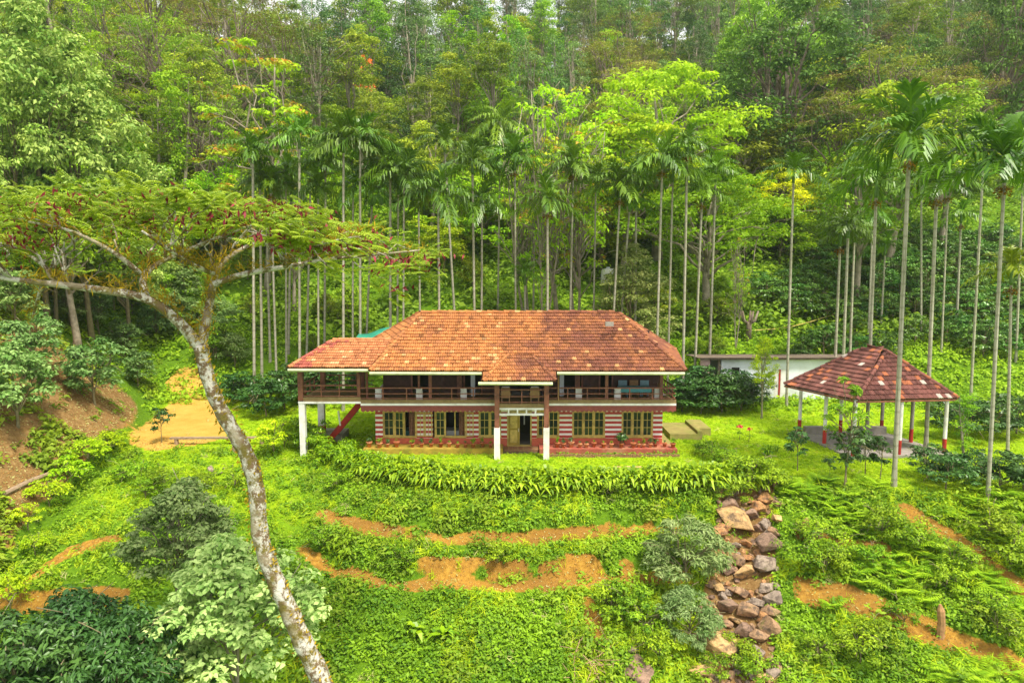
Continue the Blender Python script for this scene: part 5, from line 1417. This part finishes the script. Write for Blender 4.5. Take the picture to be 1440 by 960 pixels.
# the strap-leaf hedge along the lawn edge
hl = [(500, 668), (540, 676), (590, 684), (640, 690), (720, 696), (800, 695), (860, 692), (930, 691), (1000, 690), (1050, 690), (1082, 690)]
hw = np.array([G(*q) for q in hl]); seg = np.concatenate([[0], np.cumsum(np.linalg.norm(np.diff(hw[:, :2], axis=0), axis=1))])
V = []; q = []
for s_ in np.arange(0, seg[-1], .085):
    for _ in range(2):
        lat = Rg.uniform(-.15, 1.25); x = np.interp(s_, seg, hw[:, 0]) + Rg.normal() * .06; y = np.interp(s_, seg, hw[:, 1]) + lat
        v_, q_ = strap_clump(np.array([x, y, gz(x, y) + .05 + .12 * float(vnoise(x, y, 1.1, 3))]), 13, 1.25 + .45 * float(vnoise(x, y, 2.2, 7)), Rg, .085); V += v_; q += q_
hd = thing('hedge', 'long arching strap-leaf hedge along the front edge of the lawn', 'hedge', hw[5]); me_ = quads('foliage', np.array(V) - hw[5], q); obj('foliage', me_, 'hedge', hd)
# clipped shrub row continuing the hedge towards the drive
hl2 = [(404, 616), (425, 626), (445, 640), (470, 652), (500, 664), (540, 672)]
h2 = np.array([G(*q_) for q_ in hl2]); V = []; rn = []
for i in range(150):
    u = i / 149 * (len(h2) - 1); j = min(int(u), len(h2) - 2); p = h2[j] + (h2[j + 1] - h2[j]) * (u - j) + np.array([Rg.normal() * .35, Rg.normal() * .45, 0]); p[2] = gz(p[0], p[1])
    v_ = puff(p + [0, 0, Rg.uniform(.25, .95) + (.35 if u < 2 else 0)], .42, .8, 55, .2, .38, Rg, .85); V.append(v_); rn.append(np.clip(.5 + .25 * Rg.normal(size=len(v_)), 0, 1))
hd = thing('hedge', 'bushy yellow green shrub hedge curving round the front of the left wing', 'hedge', h2[2]); obj('foliage', quads('foliage', np.concatenate(V) - h2[2], np.concatenate(rn)), 'hedge', hd)
# leafy tufts
for px_, py_, n, L, nm, lb in ((1080, 640, 60, 1.3, 'ornamental_grass', 'arching tuft of ornamental grass on the lawn beyond the hedge end'), (1092, 636, 30, .9, 'ornamental_grass', 'smaller tuft of ornamental grass beside the larger tuft'), (585, 895, 26, 1.1, 'broad_leaved_herb', 'big-leaved bright herb on the lower terrace, first of a pair'), (625, 900, 26, 1.1, 'broad_leaved_herb', 'big-leaved bright herb on the lower terrace, nearer the gully'), (710, 722, 30, .9, 'fern_plant', 'dark fern clump hanging below the strap-leaf hedge'), (865, 803, 22, .5, 'broad_leaved_herb', 'small dark rosette on the brown terrace bank'), (850, 915, 20, .8, 'broad_leaved_herb', 'broad-leaved herb beside the brushwood pile')):
    p = G(px_, py_); v_, q_ = strap_clump(np.zeros(3), n, L, Rg, .045 if 'grass' in nm else .13 if 'herb' in nm else .08)
    t = thing(nm, lb, 'plant', p); obj('foliage', quads('foliage', np.array(v_), q_), 'hedge' if nm != 'fern_plant' else 'weed', t)

# ------------------------------------------------------------------ boulders in the gully
RR_ = np.random.default_rng(8)
RM_ = []
for k in range(9):
    bm = bmesh.new(); n_ = 13
    for u in norm(RR_.normal(size=(n_, 3))): bm.verts.new(u * RR_.uniform(.82, 1.1) * np.array([1, .85, .75]))
    bmesh.ops.convex_hull(bm, input=bm.verts); bmesh.ops.delete(bm, geom=[v for v in bm.verts if not v.link_faces], context='VERTS')
    bmesh.ops.bevel(bm, geom=bm.edges[:], offset=.07, segments=2, profile=.6, affect='EDGES')
    me_ = bpy.data.meshes.new('boulder'); bm.to_mesh(me_); bm.free(); me_.materials.append(M['rock']); RM_.append(me_)
TONE = {'tan': (.95, .62, .28), 'pale': (.9, .75, .55), 'grey': (.56, .45, .36), 'purple': (.48, .32, .23), 'brown': (.60, .38, .22), 'rust': (.8, .42, .18)}


def boulder(x, y, r, sq, tone, label, group='boulders in the gully', order=True, k=None, sink=.28):
    o = obj('boulder', RM_[int(RR_.integers(9)) if k is None else k]); o.location = (x, y, gz(x, y) + r * (1 - sink) * sq * .8 - .05); o.scale = (r, r * RR_.uniform(.8, 1.1), r * sq)
    o.rotation_euler = (RR_.normal() * .25, RR_.normal() * .25, RR_.uniform(0, 6.28)); c = TONE[tone]; f = RR_.uniform(.85, 1.15); o.color = (c[0] * f, c[1] * f, c[2] * f, 1)
    tag(o, label, 'boulder', group, order); return o


used = []
for px_, py_, pr_, sq, tone, lb in ((1036, 752, 27, .55, 'tan', 'big flat tan boulder at the top of the gully'), (1027, 722, 12, .8, 'purple', 'purple brown boulder near the top of the gully'), (1059, 738, 13, .9, 'purple', 'purple brown boulder near the top of the gully'), (1083, 778, 15, 1.1, 'purple', 'upright dark boulder along the far wall of the gully'), (1075, 806, 17, .95, 'grey', 'large grey boulder in the middle of the gully'), (1054, 820, 19, .75, 'tan', 'tan angular boulder in the middle of the gully'), (1042, 800, 13, .9, 'brown', 'brown boulder in the middle of the gully'), (1023, 810, 10, .9, 'purple', 'purple brown boulder in the middle of the gully'), (1078, 834, 11, .8, 'grey', 'grey boulder in the middle of the gully'), (1038, 845, 14, .8, 'brown', 'brown boulder in the middle of the gully'), (1090, 856, 15, 1, 'grey', 'large grey boulder in the middle of the gully'), (1066, 856, 12, .8, 'grey', 'grey boulder in the middle of the gully'), (1054, 872, 15, .95, 'brown', 'brown boulder in the lower gully'), (1086, 868, 12, .8, 'brown', 'brown boulder in the lower gully'), (1025, 866, 14, .95, 'purple', 'purple brown boulder in the lower gully'), (1012, 834, 10, .8, 'tan', 'tan boulder in the middle of the gully'), (1017, 846, 8, .9, 'grey', 'grey boulder in the middle of the gully'), (1040, 882, 12, .8, 'tan', 'tan boulder in the lower gully'), (1084, 895, 16, .9, 'brown', 'brown boulder in the lower gully'), (1070, 903, 13, .8, 'brown', 'brown boulder in the lower gully'), (1048, 898, 13, .9, 'purple', 'purple brown boulder in the lower gully'), (1067, 935, 20, .65, 'grey', 'broad grey boulder at the foot of the gully'), (1010, 928, 28, .55, 'tan', 'broad tan boulder half buried at the foot of the gully'), (985, 958, 19, .7, 'tan', 'tan boulder half buried at the foot of the gully'), (900, 958, 27, .5, 'purple', 'dark purple boulder lying alone left of the gully foot'), (1077, 708, 10, .8, 'rust', 'rusty boulder at the head of the gully'), (1069, 722, 11, .9, 'rust', 'rusty boulder at the head of the gully'), (1092, 716, 9, .8, 'brown', 'brown boulder at the head of the gully'), (1087, 757, 10, .9, 'brown', 'brown boulder near the top of the gully'), (1066, 752, 9, .9, 'purple', 'purple brown boulder near the top of the gully'), (1076, 744, 9, .9, 'grey', 'grey boulder near the top of the gully'), (1026, 955, 9, .8, 'brown', 'brown boulder at the foot of the gully'), (1090, 955, 11, .8, 'grey', 'grey boulder at the foot of the gully'), (892, 920, 10, .6, 'pale', 'small pale stone beside the brushwood pile'), (1050, 772, 9, .8, 'rust', 'rusty boulder near the top of the gully')):
    p = G(px_, py_); r = 1.36 * pr_ * p[1] / 960; boulder(p[0], p[1] + r * .3, r, sq, tone, lb); used.append((p[0], p[1], r))
n_ = 0
for _ in range(2500):
    y = RR_.uniform(24.5, 34.6); wg = .55 + .55 * math.sin(math.pi * (y - 24) / 11); x = float(gullyx(y)) + .1 + RR_.normal() * wg; r = .17 + .3 * RR_.random() ** 1.6
    if abs(x - float(gullyx(y))) > 1.6: continue
    if any((x - u[0]) ** 2 + (y - u[1]) ** 2 < (.5 * (r + u[2])) ** 2 for u in used): continue
    used.append((x, y, r)); n_ += 1
    boulder(x, y, r, RR_.uniform(.6, 1), RR_.choice(['tan', 'grey', 'purple', 'brown', 'rust', 'brown']), 'small stone wedged between the larger boulders of the gully', 'small stones in the gully')
    if n_ > 250: break
for px_, py_, pr_ in ((297, 662, 9), (317, 660, 6), (344, 660, 7), (310, 666, 5)):
    p = G(px_, py_); boulder(p[0], p[1], pr_ * p[1] / 960, .6, 'grey', 'pinkish grey stone on the lawn below the plank bench', 'stones on the lawn')

# ------------------------------------------------------------------ the mottled umbrella tree close by
FT = thing('mottled_umbrella_tree', 'nearest leaning tree with lichen-mottled trunk and flat crown of red pods', 'tree', at(452, 985, 18) - [0, 0, 0])
YB = 18.0
tr_px = [(470, 1010), (452, 952), (436, 922), (419, 888), (406, 855), (389, 820), (374, 782), (364, 750), (363, 702), (357, 664), (343, 628), (324, 600), (307, 570), (297, 545), (286, 512), (283, 485)]
wd = [17, 16, 15.5, 15, 14, 13.8, 13.2, 13, 12.4, 12.6, 11.6, 11.4, 11, 10.6, 10.4, 10.6]
P0 = np.array([at(a, b, YB) for a, b in tr_px]); gb = gz(P0[0][0] + .8, YB); base = np.array([[P0[0][0] + .9, YB, gb - .3]])
m = MB(); m.smooth = True


def smooth_path(P, k=3):
    P = np.array(P); t = np.arange(len(P)); tt = np.linspace(0, len(P) - 1, (len(P) - 1) * k + 1); o = np.stack([np.interp(tt, t, P[:, j]) for j in range(P.shape[1])], 1)
    for _ in range(3): o[1:-1] = (o[:-2] + 2 * o[1:-1] + o[2:]) / 4
    return o


q4 = np.concatenate([np.concatenate([base, P0]), np.array([[.36]] + [[w * .93 * YB / 960] for w in wd])], 1); q4 = smooth_path(q4)
q4[:, 3] *= 1 + .07 * np.sin(np.arange(len(q4)) * 1.9); m.tube(q4[:, :3], q4[:, 3], 12)
FB = []


def branch(px_path, dY, r0, r1, start=None):
    n = len(px_path); P = np.array([at(a, b, YB + dY * (i / (n - 1)) ** 1.2) for i, (a, b) in enumerate(px_path)])
    q = smooth_path(np.concatenate([P, np.linspace(r0, r1, n)[:, None]], 1)); m.tube(q[:, :3], q[:, 3], 9); FB.append(q); return q


_br = branch
branch = lambda P, dY, r0, r1: _br(P, dY, r0 * .82, r1 * .8)
b1 = branch([(281, 490), (262, 462), (236, 438), (205, 416), (150, 409), (85, 400), (20, 394), (-60, 380)], -1.5, .19, .07)
b2 = branch([(283, 488), (290, 450), (297, 415), (303, 382), (318, 362), (350, 345)], 1.0, .17, .06)
b3 = branch([(300, 400), (345, 383), (400, 376), (470, 362), (530, 358), (590, 352)], 1.8, .11, .03)
b4 = branch([(205, 418), (197, 392), (215, 372), (262, 352), (310, 333), (350, 318)], 2.0, .13, .04)
b5 = branch([(197, 385), (170, 360), (130, 338), (90, 320), (40, 312)], -1.6, .09, .03)
b6 = branch([(300, 385), (270, 372), (235, 350), (200, 325)], -2.4, .08, .03)
b7 = branch([(60, 398), (52, 425), (45, 450)], .4, .07, .03)
b8 = branch([(90, 402), (60, 370), (20, 345), (-40, 330)], 1.5, .08, .03)
b9 = branch([(400, 376), (430, 350), (480, 335), (530, 330)], -1.8, .06, .02)
Ru = np.random.default_rng(77)
topline = lambda px: np.interp(px, [-160, -60, 0, 100, 180, 260, 340, 420, 500, 550, 600], [330, 312, 300, 276, 268, 266, 274, 290, 312, 332, 352])
puffs_u = []
for _ in range(190):
    px_ = Ru.uniform(-150, 585); py_ = topline(px_) + 4 + abs(Ru.normal()) * (24 if px_ > 120 else 36); dy_ = Ru.uniform(-3.2, 4.2)
    puffs_u.append((at(px_, py_, YB + .5) + np.array([0, dy_, -.018 * dy_ * dy_]), Ru.uniform(.4, .75), .3))
for i in Ru.permutation(len(puffs_u))[:80]:
    c = puffs_u[i][0]; bq = FB[int(np.argmin([np.min(np.linalg.norm(b[:, :3] - c, axis=1)) for b in FB]))]; j = int(np.argmin(np.linalg.norm(bq[:, :3] - c, axis=1)))
    limb(m, bq[max(0, j - 3), :3], c, min(.04, bq[j, 3] * .6), .01, Ru, 6, .08, .12, 5)
m.obj('trunk', 'lichen', FT)
V = []; rn = []; PV_ = []
for c, r, fl in puffs_u:
    # each puff: a spray of pinnate fronds
    nf = 17; b = Ru.random(); tl = Ru.normal(size=2) * .35
    for f in range(nf):
        a_ = Ru.uniform(0, 6.283); l = r * Ru.uniform(.45, .85); d_ = np.array([math.cos(a_), math.sin(a_), 0]); s_ = np.array([-d_[1], d_[0], 0]); o_ = c + Ru.normal(size=3) * [r * .45, r * .45, .10]
        t_ = np.linspace(.1, 1, 9); Pp = o_ + np.outer(l * t_, d_); Pp[:, 2] += .16 * t_ - .34 * l * t_ ** 2 + l * t_ * (tl @ d_[:2])
        for sg in (1, -1):
            w_ = .125 * np.sin(np.pi * np.clip(t_ * .85 + .1, 0, 1)) + .02; tipp = Pp + s_ * sg * w_[:, None] + d_ * .06 - np.array([0, 0, .06]); md = (Pp + tipp) / 2; V.append(np.stack([Pp, md - d_ * .026, tipp, md + d_ * .026], 1)); rn.append(np.clip(.55 * b + .25 + .22 * Ru.normal(size=9), 0, 1))
    pxc = pix(c)[0]
    if Ru.random() < (.62 if pxc > 330 or pxc < 60 else .36):
        n = int(Ru.integers(10, 30)); C_ = c + Ru.normal(size=(n, 3)) * [r * .6, r * .6, .10] + [0, -.1, .03]
        PV_.append(leaves(C_, np.array([0, -1, .1]) + .6 * Ru.normal(size=(n, 3)), .21, .065, Ru, np.tile([0, 0, -1.], (n, 1))))
obj('crown', quads('crown', np.concatenate(V) - np.array(FT.location), np.concatenate(rn)), 'umbrella', FT)
PV_ = np.concatenate(PV_); po = obj('pods', quads('pods', PV_ - np.array(FT.location), Ru.random(len(PV_))), 'pod', FT); po['kind'] = 'stuff'
# moss and epiphytes on the limbs
MV = []
for q in FB:
    for j in range(len(q)):
        if Ru.random() < .8:
            n = int(Ru.integers(14, 40)); C_ = q[j, :3] + Ru.normal(size=(n, 3)) * [.13, .13, .10] + [0, 0, q[j, 3] + .1]; d_ = norm(Ru.normal(size=(n, 3)) * [.6, .6, .3] + [0, 0, .7]); MV.append(leaves(C_, norm(Ru.normal(size=(n, 3))), .28 * Ru.uniform(.5, 1.2, n), .028, Ru, d_ * 3))
for j in range(4, len(q4)):
    sd_ = q4[j, :3]
    n = 14; C_ = sd_ + np.stack([Ru.normal(size=n) * .05 + q4[j, 3] * .85 * np.sign(Ru.random(n) - .35), -np.abs(Ru.normal(size=n)) * q4[j, 3] * .5, Ru.normal(size=n) * .2], 1); MV.append(leaves(C_, np.array([0, -1, .3]) + .6 * Ru.normal(size=(n, 3)), .14, .05, Ru, np.tile([.4, 0, .6], (n, 1))))
MV = np.concatenate(MV); obj('moss', quads('moss', MV - np.array(FT.location), Ru.random(len(MV))), 'moss', FT)

# ------------------------------------------------------------------ make the labels single out one thing
bpy.context.view_layer.update()
ORDN = 'first second third fourth fifth sixth seventh eighth ninth tenth eleventh twelfth thirteenth fourteenth fifteenth sixteenth seventeenth eighteenth nineteenth twentieth'.split()
by = {}
for o in ORD: by.setdefault(o['label'], []).append(o)
for lb, os_ in by.items():
    if len(os_) == 1: continue
    os_.sort(key=lambda o: pix(o.location)[0])
    if len(os_) > 20:
        for o in os_: o['group'] = o.get('group') or lb
        continue
    for i, o in enumerate(os_):
        o['label'] = lb + (', leftmost' if i == 0 else ', rightmost' if i == len(os_) - 1 else f', {ORDN[i]} from left')
# ------------------------------------------------------------------ humid air between the trees
HZ = MB(); HZ.box(-430, 430, -90, 430, -40, 190); hz = HZ.mesh('haze'); hm = bpy.data.materials.new('humid air'); hm.use_nodes = True
ht = hm.node_tree; ht.nodes.remove(ht.nodes['Principled BSDF']); pv = ht.nodes.new('ShaderNodeVolumePrincipled'); pv.inputs['Color'].default_value = (.86, .93, 1, 1); pv.inputs['Density'].default_value = .0002; pv.inputs['Anisotropy'].default_value = .2
ht.links.new(pv.outputs[0], ht.nodes['Material Output'].inputs['Volume'])
ho = obj('haze', hz, hm); ho['kind'] = 'stuff'; ho.display_type = 'WIRE'
#@@END
